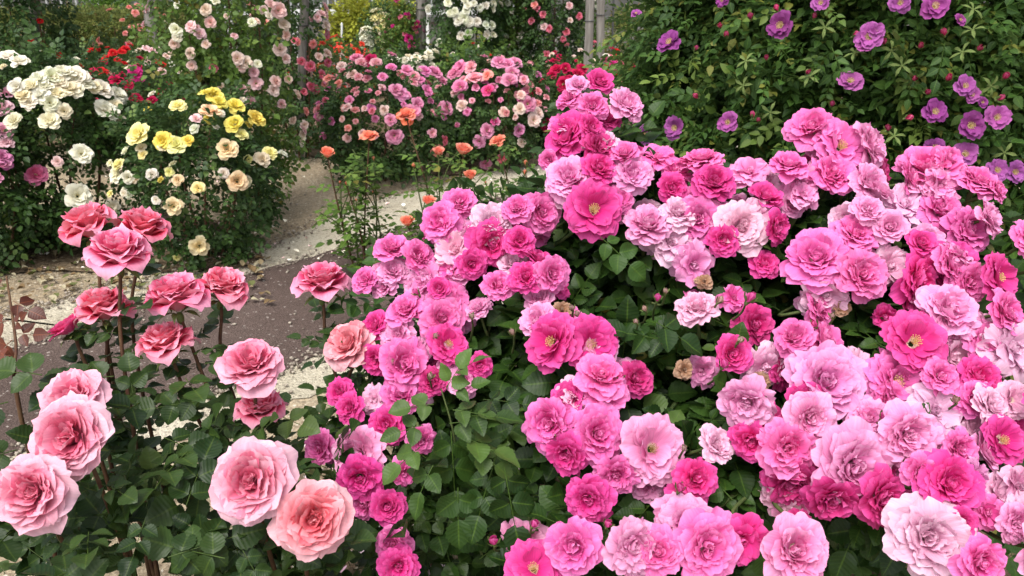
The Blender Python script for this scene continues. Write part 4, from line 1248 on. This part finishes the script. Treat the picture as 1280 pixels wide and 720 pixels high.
# px, py, radius, colour, kind (f full, o open with stamens, c cupped, w faded), facing (right, up) of the bloom's axis seen from the camera
SB = [(749, 103, 18, H_, 'c', .2, .5), (783, 131, 23, L_, 'f', .4, .5), (742, 132, 18, M_, 'f', 0, .2), (711, 123, 16, M_, 'f', -.4, .3), (722, 106, 14, L_, 'f', -.2, .5), (709, 170, 29, H_, 'f', -.55, .35), (739, 160, 18, H_, 'f', .3, .2),
      (686, 200, 13, M_, 'c', -.4, 0), (712, 222, 30, L_, 'f', -.2, .5), (749, 210, 21, H_, 'f', .1, .5), (781, 193, 18, M_, 'c', .1, .6), (790, 218, 26, L_, 'f', 0, .4), (822, 200, 24, M_, 'w', .1, .8), (843, 216, 22, M_, 'w', .3, .5),
      (1016, 160, 31, M_, 'f', -.2, .55), (1051, 183, 33, M_, 'o', .15, .25), (1087, 181, 28, L_, 'f', .75, .2), (876, 201, 26, M_, 'f', -.1, .85), (893, 227, 26, H_, 'f', 0, .5), (936, 217, 24, L_, 'w', 0, .6), (986, 207, 24, M_, 'f', -.1, .7),
      (999, 228, 27, L_, 'w', .1, .3), (1040, 217, 30, M_, 'f', 0, .45), (1086, 230, 26, L_, 'f', .3, .3), (960, 232, 18, W_, 'w', -.1, .3), (1162, 211, 37, M_, 'f', -.2, .6), (1188, 201, 20, M_, 'f', .4, .5), (1224, 228, 28, M_, 'f', .3, .75),
      (1174, 234, 24, L_, 'w', 0, .1), (1247, 238, 14, M_, 'f', .5, .3), (575, 253, 21, M_, 'f', .1, .6), (551, 278, 26, M_, 'f', -.35, .3), (614, 278, 26, W_, 'f', .15, .5), (615, 304, 28, H_, 'f', .4, -.05), (569, 314, 28, W_, 'w', -.2, .3),
      (588, 292, 18, L_, 'w', .2, .2), (647, 260, 19, M_, 'f', 0, .5), (676, 266, 26, M_, 'f', .5, .1), (650, 301, 19, H_, 'f', .1, .2), (742, 262, 35, H_, 'o', .05, .25), (700, 243, 20, W_, 'w', -.2, .5), (810, 280, 29, L_, 'f', .1, .45),
      (838, 304, 29, W_, 'w', .2, .1), (848, 266, 22, W_, 'f', .1, .5), (490, 310, 22, M_, 'f', -.1, .75), (523, 321, 21, M_, 'f', .3, .4), (457, 350, 17, M_, 'f', -.3, .4), (485, 344, 18, L_, 'w', .4, 0), (537, 350, 29, L_, 'w', -.2, .3),
      (549, 361, 15, H_, 'c', .1, .3), (560, 376, 24, M_, 'f', .3, .2), (623, 357, 20, M_, 'f', 0, .6), (657, 347, 20, H_, 'f', 0, .3), (690, 343, 22, M_, 'f', .3, .1), (507, 387, 25, M_, 'f', -.1, .6), (469, 407, 19, H_, 'f', -.4, .3),
      (498, 420, 24, L_, 'f', -.3, .3), (553, 398, 28, M_, 'f', .1, .3), (560, 430, 26, H_, 'o', .3, .1), (506, 455, 33, M_, 'f', .05, .3), (600, 457, 16, H_, 'f', .4, 0), (672, 400, 23, L_, 'f', -.5, .4), (690, 427, 34, H_, 'o', -.55, .0),
      (738, 430, 33, H_, 'o', .1, .15), (752, 470, 31, M_, 'f', -.1, .55), (795, 473, 22, D_, 'f', .4, .2), (873, 274, 28, M_, 'f', -.1, .2), (926, 284, 33, W_, 'f', 0, .2), (957, 247, 22, H_, 'c', .1, .6), (971, 284, 21, H_, 'f', .6, 0),
      (1003, 245, 20, L_, 'w', .1, .6), (866, 330, 26, L_, 'w', -.1, 0), (871, 385, 25, W_, 'f', -.1, .8), (916, 373, 18, M_, 'w', .3, .3), (1020, 323, 39, M_, 'f', -.1, .5), (1030, 366, 28, W_, 'w', .1, -.3), (1076, 343, 33, M_, 'f', .2, .2),
      (1070, 293, 27, M_, 'f', .05, .65), (1110, 333, 28, W_, 'w', .1, .2), (1113, 284, 22, L_, 'c', -.1, .3), (1130, 258, 30, W_, 'w', 0, .5), (1151, 305, 20, H_, 'c', -.1, .4), (1190, 333, 30, H_, 'o', 0, .1), (1146, 350, 35, H_, 'f', .65, .1),
      (1176, 263, 28, M_, 'f', 0, .5), (1210, 287, 29, M_, 'f', .2, .3), (1236, 273, 23, L_, 'f', .7, .3), (1248, 347, 29, H_, 'o', .45, .1), (1212, 352, 24, M_, 'f', .2, 0), (1187, 388, 36, L_, 'f', .05, .4), (1257, 391, 28, M_, 'f', .3, .3),
      (1143, 427, 37, H_, 'o', -.05, .45), (1187, 444, 28, W_, 'w', .3, 0), (915, 443, 25, H_, 'c', -.2, .2), (956, 457, 30, W_, 'w', -.1, -.3), (993, 421, 25, M_, 'f', -.25, .5), (1033, 428, 30, M_, 'f', .5, .55), (1033, 477, 47, L_, 'f', .1, .3),
      (1120, 477, 39, M_, 'o', .05, .25), (1232, 427, 26, M_, 'f', .2, .4), (1262, 436, 38, W_, 'w', .2, .2), (1223, 471, 26, H_, 'f', .1, .2), (933, 503, 32, L_, 'f', -.3, -.1), (953, 500, 15, H_, 'c', .0, .3), (1013, 523, 31, L_, 'f', .1, 0),
      (940, 551, 26, H_, 'f', -.3, -.3), (986, 560, 36, M_, 'f', -.1, .1), (1066, 583, 51, L_, 'f', .1, .1), (990, 603, 36, D_, 'f', -.2, -.3), (1040, 624, 32, D_, 'f', -.1, -.5), (1102, 623, 37, H_, 'f', .4, -.3), (1086, 523, 27, L_, 'f', -.1, .5),
      (1136, 543, 39, L_, 'f', .1, .25), (1167, 514, 34, W_, 'w', .2, .2), (1187, 604, 39, H_, 'f', .05, .1), (1214, 600, 28, L_, 'f', .6, 0), (1161, 672, 49, W_, 'f', -.1, .1), (1220, 541, 26, W_, 'w', 0, .2), (1253, 550, 31, H_, 'o', .2, .2),
      (1220, 500, 26, M_, 'f', 0, .3), (1267, 500, 24, W_, 'o', .2, .2), (1271, 607, 26, W_, 'w', .3, .2), (1271, 653, 24, L_, 'f', .2, 0), (1226, 702, 31, M_, 'f', .1, .1), (1201, 653, 20, H_, 'c', .2, .2), (993, 688, 41, L_, 'f', -.1, .3),
      (996, 655, 18, D_, 'f', 0, -.3), (883, 684, 43, M_, 'f', .35, .1), (858, 655, 36, L_, 'f', -.2, .5), (870, 598, 26, H_, 'f', .1, .1), (712, 500, 25, H_, 'c', -.1, .3), (755, 492, 29, M_, 'o', .1, .4), (687, 530, 33, M_, 'f', -.45, .05),
      (747, 543, 35, M_, 'f', -.05, .1), (815, 561, 42, L_, 'o', .15, .15), (708, 568, 28, H_, 'f', -.2, -.3), (770, 593, 25, M_, 'f', .1, -.3), (737, 624, 29, H_, 'f', -.2, -.1), (667, 711, 35, H_, 'o', -.1, .5), (717, 683, 33, M_, 'f', -.2, .2),
      (655, 672, 26, L_, 'w', -.2, -.5), (791, 684, 35, L_, 'f', .2, .1), (822, 690, 30, M_, 'f', -.1, .1), (843, 642, 25, L_, 'w', .1, .3), (485, 633, 23, H_, 'c', .1, .2), (456, 631, 18, M_, 'f', -.4, 0), (492, 680, 22, M_, 'f', -.1, 0),
      (498, 708, 24, H_, 'f', .1, 0), (484, 531, 23, H_, 'f', -.1, .2), (447, 567, 34, L_, 'f', -.25, .15), (450, 598, 28, H_, 'f', -.2, -.3), (502, 494, 25, M_, 'f', .1, .3), (470, 500, 19, W_, 'w', -.3, .2), (437, 510, 19, H_, 'f', -.4, .1),
      (527, 550, 18, M_, 'f', .3, -.2), (504, 590, 18, M_, 'w', .3, -.3), (401, 560, 22, M_, 'f', -.5, 0), (425, 490, 18, H_, 'f', -.3, .3), (540, 477, 18, D_, 'f', .2, 0), (470, 450, 20, H_, 'f', -.4, .1), (1175, 470, 22, M_, 'f', 0, .2), (1105, 395, 16, H_, 'w', 0, -.4),
      (1200, 560, 24, M_, 'f', .1, .1), (1232, 640, 22, M_, 'w', .1, .1), (1150, 590, 22, M_, 'f', 0, -.2), (905, 300, 20, H_, 'f', -.2, 0), (775, 250, 18, M_, 'f', .3, .2), (590, 330, 18, H_, 'f', .1, -.2), (1140, 465, 20, M_, 'f', 0, -.3), (840, 235, 18, H_, 'f', .1, .1), (1085, 262, 20, L_, 'f', 0, .4),
      (1320, 330, 34, M_, 'f', .4, .3), (1330, 420, 36, L_, 'f', .4, .2), (1310, 500, 34, H_, 'f', .4, .1), (1330, 600, 36, M_, 'f', .4, .1), (1310, 690, 38, L_, 'f', .3, .1), (1350, 540, 34, M_, 'f', .5, .2), (1290, 300, 26, M_, 'f', .4, .4)]
BRN = (.42, .26, .17)
SB += [(855, 462, 13, BRN, 'w', .1, -.1), (702, 388, 12, BRN, 'w', 0, .5), (1213, 420, 14, BRN, 'w', .1, .2), (1052, 384, 12, BRN, 'w', 0, .1), (640, 668, 12, BRN, 'w', 0, -.3), (948, 478, 13, BRN, 'w', 0, .2), (1120, 600, 12, BRN, 'w', .1, .1), (560, 452, 11, BRN, 'w', .1, .3), (880, 352, 11, BRN, 'w', 0, .4)]
core = np.array([.30, 1.62, .45])
bl = []
SBN = len(SB)
for (px, py, r, col, kind, fx, fy) in SB:
    d = mdepth(px, py) + random.uniform(-.02, .02) + (.03 if kind == 'w' or col is D_ else 0)
    p = P(px, py, d)
    ax = nrm(-FWD * max(.25, math.sqrt(max(0, 1 - fx * fx - fy * fy))) + RGT * fx + UPV * fy + RNG.normal(size=3) * .10)
    bl.append((p, ax, r * d / F * 1.17, col, kind, r, d))
for (p, ax, r, col, kind, rp, d) in list(bl):          # the blooms half hidden between their neighbours
    near = [b for b in bl if .03 < np.linalg.norm(b[0] - p) < .125]
    if not near or len(bl) > 320:
        continue
    q = random.choice(near)
    mid = (p + q[0]) / 2
    o3 = nrm(mid - core)
    mid = mid - o3 * random.uniform(.015, .045) + RNG.normal(size=3) * .012
    bl.append((mid, nrm(o3 * .7 + (ax + q[1]) * .3 + RNG.normal(size=3) * .45), random.uniform(.027, .038), random.choice((MED, LIT, LIT, PAL, HOT, DRK)), random.choice('ffffcww'), 1, d))
order = sorted(range(len(bl)), key=lambda i: -bl[i][5] - (1000 if i < SBN and SB[i][0] < 1290 else 0))
single = set(order[:100])
mass = Geo()
paths = []


def bake(me, p, ax, r, col):
    """a further bloom of the same bush gathered into the 'bloom_mass' part"""
    nv = len(me.vertices)
    v = np.empty(nv * 3, np.float32); me.vertices.foreach_get('co', v); v = v.reshape(-1, 3)
    q = np.empty(len(me.loops), np.int32); me.loops.foreach_get('vertex_index', q)
    a = np.empty(nv * 4, np.float32); me.attributes['pc'].data.foreach_get('color', a)
    m = np.array(aim(ax).to_matrix())
    return (v * r) @ m.T + p, q.reshape(-1, 4), a.reshape(-1, 4)


masses = {}
for i, (p, ax, r, col, kind, rp, d) in enumerate(bl):
    me = {'f': M_FULL, 'o': M_OPEN, 'c': M_CUP, 'w': M_WILT}[kind][i % {'f': 10, 'o': 3, 'c': 2, 'w': 4}[kind]]
    deep = {'f': .6, 'o': .3, 'c': .6, 'w': .5}[kind] * random.uniform(.6, 1.3)
    c2 = jit(col, .07)
    if i in single:
        o = put_bloom(mroot, me, p, ax, r, c2, deep, squash=random.uniform(.9, 1.05), stam=(M_STAM[i % 2] if kind == 'o' and rp != 42 else M_STAMO[0] if kind == 'o' else None))
        if kind == 'w' or ax @ FWD > -.6:
            link('calyx', M_CALYX[i % 2], o)
    else:
        key = [HOT, MED, LIT, PAL, DRK, BRN].index(col)
        g = masses.setdefault(key, Geo())
        v, q, a = bake(me, p - MB, ax, r, col)
        g.add(v, q, a)
for key, g in masses.items():
    o = g.build('bloom_mass', PET_SHRUB, mroot)
    o.color = tuple([HOT, MED, LIT, PAL, DRK, BRN][key]) + (.5,)
    o['kind'] = 'stuff'

# canes: thick arching canes from the base, side shoots to every bloom
P0 = np.array([b[0] for b in bl])
main = [k for k in order if k < SBN][::7][:24]
leafL = []
canes = []


def pierces(path, skip):
    q = path[3:-3]
    for b_, (p, ax, r) in enumerate([b[:3] for b in bl]):
        if b_ == skip:
            continue
        w = q - p; h = w @ ax
        if np.any((h > -.25 * r) & (h < .5) & (np.linalg.norm(w - h[:, None] * ax, axis=1) < r * .9)):
            return True
    return False


for j, k in enumerate(main):
    p, ax, r = bl[k][:3]
    a = j * 2.4
    st = MB + np.array([math.cos(a) * .07, math.sin(a) * .07, -.02])
    end = p - ax * r * .45
    mid = st * .45 + end * .55 + np.array([0, .10, .10])
    path = bez([st, mid, end - ax * .09, end], 27)
    canes.append((path, Geo()))
    canes[-1][1].tube(path - MB, [.010, .007, .004], 7)
for i, (p, ax, r, col, kind, rp, d) in enumerate(bl):
    if i in main:
        continue
    end = p - ax * r * .45
    best = min(range(len(canes)), key=lambda j: np.min(np.linalg.norm(canes[j][0][8:20] - end, axis=1)))
    k = 8 + int(np.argmin(np.linalg.norm(canes[best][0][8:20] - end, axis=1)))
    q = canes[best][0][max(0, k - 3)]
    path = bez([q, q * .45 + end * .55 + np.array([0, .03, -.02]), end - ax * .05, end], 14)
    if pierces(path, i):
        path = path[-6:]
    canes[best][1].tube(path - MB, [.004, .003, .0026], 5)
    leafL += stem_leaves(path, 2, .3, .72, .040)
for path, g in canes:
    g.build('cane', STEM_GREEN, mroot)
    leafL += stem_leaves(path, 7, .4, .82, .042)

# leaf skin just under the blooms, and the darker body of the mound
n = 1500
ia = RNG.integers(0, len(bl), n)
dist = np.linalg.norm(P0[ia][:, None] - P0[None], axis=2)
nb = np.argsort(dist, axis=1)[:, 1:9]
ib = nb[np.arange(n), RNG.integers(0, 8, n)]
f = RNG.uniform(0, 1, n)[:, None]
sp = P0[ia] * f + P0[ib] * (1 - f)
o_ = sp - core; o_ /= np.linalg.norm(o_, axis=1)[:, None]
sp = sp - o_ * RNG.uniform(.085, .24, n)[:, None] + RNG.normal(size=(n, 3)) * .02
for i in range(n):
    dd = nrm(o_[i] * .6 + rand_dirs(1)[0] * .9 + np.array([0, 0, -.25]))
    leafL.append((sp[i], dd, nrm(o_[i] * .6 + np.array([0, -.15, .7]) + rand_dirs(1)[0] * .45), random.uniform(.034, .05)))
pos, out = cloud(core + np.array([.02, .12, .02]), np.array([.66, .42, .42]), 1300, 60, .2, .55, .05)
for i in range(len(pos)):
    leafL.append((pos[i], nrm(out[i] + rand_dirs(1)[0] * .8), nrm(out[i] * .6 + np.array([0, 0, .6]) + rand_dirs(1)[0] * .5), random.uniform(.034, .05)))
for i in range(520):
    p = np.array([random.uniform(-.22, .95), random.uniform(1.12, 1.55), random.uniform(.06, .5)])
    leafL.append((p, nrm(np.array([0, -.5, .1]) + rand_dirs(1)[0] * .8), nrm(np.array([0, -.5, .8]) + rand_dirs(1)[0] * .5), random.uniform(.034, .05)))
# leaves that stand out in front, seen one by one
for (px, py, s, ang) in [(762, 342, .042, -60), (720, 318, .034, 20), (735, 300, .035, 160), (800, 415, .042, 160), (785, 450, .046, 200), (838, 455, .042, -50), (596, 437, .050, 200), (620, 442, .034, -70), (568, 596, .055, -85), (556, 560, .036, 100),
                         (572, 660, .046, -90), (640, 500, .036, 0), (792, 642, .048, -100), (822, 632, .044, -20), (880, 556, .046, -20), (925, 590, .050, -80), (1100, 420, .042, -100), (1015, 270, .036, 180), (1048, 270, .038, -30), (940, 340, .046, 10),
                         (890, 355, .042, 200), (965, 450, .044, -80), (960, 640, .046, -70), (880, 450, .042, -60), (610, 560, .044, -40), (600, 630, .044, -110), (545, 640, .04, -60), (640, 640, .05, -80), (660, 470, .04, 30), (850, 500, .045, 200),
                         (905, 640, .05, -60), (930, 700, .05, -40), (1060, 680, .048, -60), (1090, 700, .045, -120), (690, 620, .045, -70), (620, 700, .045, -60), (780, 320, .04, -40), (840, 350, .042, 180), (860, 425, .045, -30), (700, 480, .036, 160)]:
    a = rad(ang)
    dd = nrm(RGT * math.cos(a) + UPV * math.sin(a) - FWD * .15)
    pp = P(px, py, mdepth(px, py) - .01) - dd * s * 1.4
    leafL.append((pp, dd, nrm(-FWD * .75 + np.array([0, 0, .7]) + rand_dirs(1)[0] * .25), s))
leafL = clear_of(leafL, [b[:3] for b in bl])
yg = (RNG.uniform(size=len(leafL)) < .05) * RNG.uniform(.2, .6, len(leafL))
add_leaves('foliage', LEAF_DARK, T_NEAR, leafL, mroot, yg)
# the light green young shoot at the left of the dark gap
L = []
pth = bez([P(600, 700, 1.3), P(572, 600, 1.2), P(560, 530, 1.16), P(545, 478, 1.15)], 14)
g = Geo(); g.tube(pth - MB + np.array([0, .07, -.05]), [.0028, .002, .0012], 6); g.build('young_shoot', STEM_GREEN, mroot)
for (px, py, s, ang) in [(560, 512, .034, 0), (548, 505, .03, 180), (555, 530, .038, 10), (535, 530, .034, 190), (575, 545, .04, -15), (530, 555, .036, 215), (555, 490, .028, 60), (565, 470, .03, 40), (590, 560, .038, -30), (545, 575, .04, -120), (560, 490, .03, 20), (575, 520, .036, 5)]:
    a = rad(ang)
    dd = nrm(RGT * math.cos(a) + UPV * math.sin(a) - FWD * .3)
    L.append((P(px, py, 1.12), dd, nrm(-FWD * .45 + np.array([0, 0, .9]) + rand_dirs(1)[0] * .4), s * random.uniform(.85, 1.25)))
add_leaves('young_leaves', LEAF_DARK, T_NEAR[4:] + [compound(77, 3, 13, 5, .34)], L, mroot, RNG.uniform(.05, .42, len(L)))
# bud sprays
for (px, py, s) in [(905, 455, .011), (1018, 405, .010), (1150, 395, .011), (700, 545, .010), (640, 415, .009), (520, 365, .010), (775, 470, .010), (925, 425, .009), (1105, 520, .010), (590, 395, .008), (1195, 500, .009), (850, 610, .011), (760, 655, .010), (938, 372, .014), (822, 372, .010), (806, 386, .008), (795, 402, .007), (900, 375, .009), (832, 364, .008), (715, 385, .008), (722, 392, .008), (953, 495, .012), (617, 676, .012), (668, 655, .010), (490, 452, .008), (545, 420, .008), (538, 470, .009), (1040, 395, .008), (855, 560, .007)]:
    p = P(px, py, mdepth(px, py) - .02)
    ax = nrm(np.array([random.uniform(-.6, .4), -.3, .8]))
    o = put_bloom(mroot, M_BUD, p, ax, s, jit(HOT if s > .009 else (.5, .3, .25)), .3, 'bud')
    link('calyx', M_BUDC, o)
    g = Geo(); e = p - ax * s; g.tube(bez([e + np.array([0, .05, -.05]) + RNG.normal(size=3) * .01, e + np.array([0, .02, -.025]), e], 8) - MB, [.002, .0016], 5); g.build('bud_stalk', STEM_GREEN, mroot)

# ================================================================== CAMERA, LIGHT
cam = bpy.data.cameras.new('camera')
co = bpy.data.objects.new('camera', cam); COL.objects.link(co)
co.location = (0, 0, CAMZ); co.rotation_euler = (math.pi / 2 - PITCH, 0, 0)
cam.sensor_width = 36; cam.lens = 36 * F / 1280; cam.dof.use_dof = True; cam.dof.focus_distance = 1.35; cam.dof.aperture_fstop = 13; cam.clip_start = .05; cam.clip_end = 300
scene.camera = co

SUN_EL, SUN_AZ = rad(62), rad(205)     # azimuth measured clockwise from +Y
wd = bpy.data.worlds.new('World'); scene.world = wd; wd.use_nodes = True
nt = wd.node_tree; nt.nodes.clear()
k = N(nt)
sky = k.n('ShaderNodeTexSky', sky_type='NISHITA')
sky.sun_disc = False; sky.sun_elevation = SUN_EL; sky.sun_rotation = SUN_AZ; sky.air_density = 1.0; sky.dust_density = 4.0; sky.ozone_density = .6
hs = k.n('ShaderNodeHueSaturation'); hs.inputs['Saturation'].default_value = .35; k.l(sky.outputs[0], hs.inputs['Color'])
bg = k.n('ShaderNodeBackground'); k.l(hs.outputs[0], bg.inputs[0]); bg.inputs[1].default_value = .135
wo = k.n('ShaderNodeOutputWorld'); k.l(bg.outputs[0], wo.inputs[0])
sl = bpy.data.lights.new('sun', 'SUN'); sl.energy = 1.5; sl.angle = rad(40); sl.color = (1, .96, .90)
so = bpy.data.objects.new('sun', sl); COL.objects.link(so)
dv = Vector((math.sin(SUN_AZ) * math.cos(SUN_EL), math.cos(SUN_AZ) * math.cos(SUN_EL), math.sin(SUN_EL)))
so.rotation_mode = 'QUATERNION'; so.rotation_quaternion = dv.to_track_quat('Z', 'Y')
so.location = dv * 20
vs = scene.view_settings
vs.view_transform = 'Standard'; vs.look = 'None'; vs.gamma = 1; vs.use_curve_mapping = False; vs.exposure = .97
scene.cycles.max_bounces = 8; scene.cycles.diffuse_bounces = 4; scene.cycles.transmission_bounces = 6
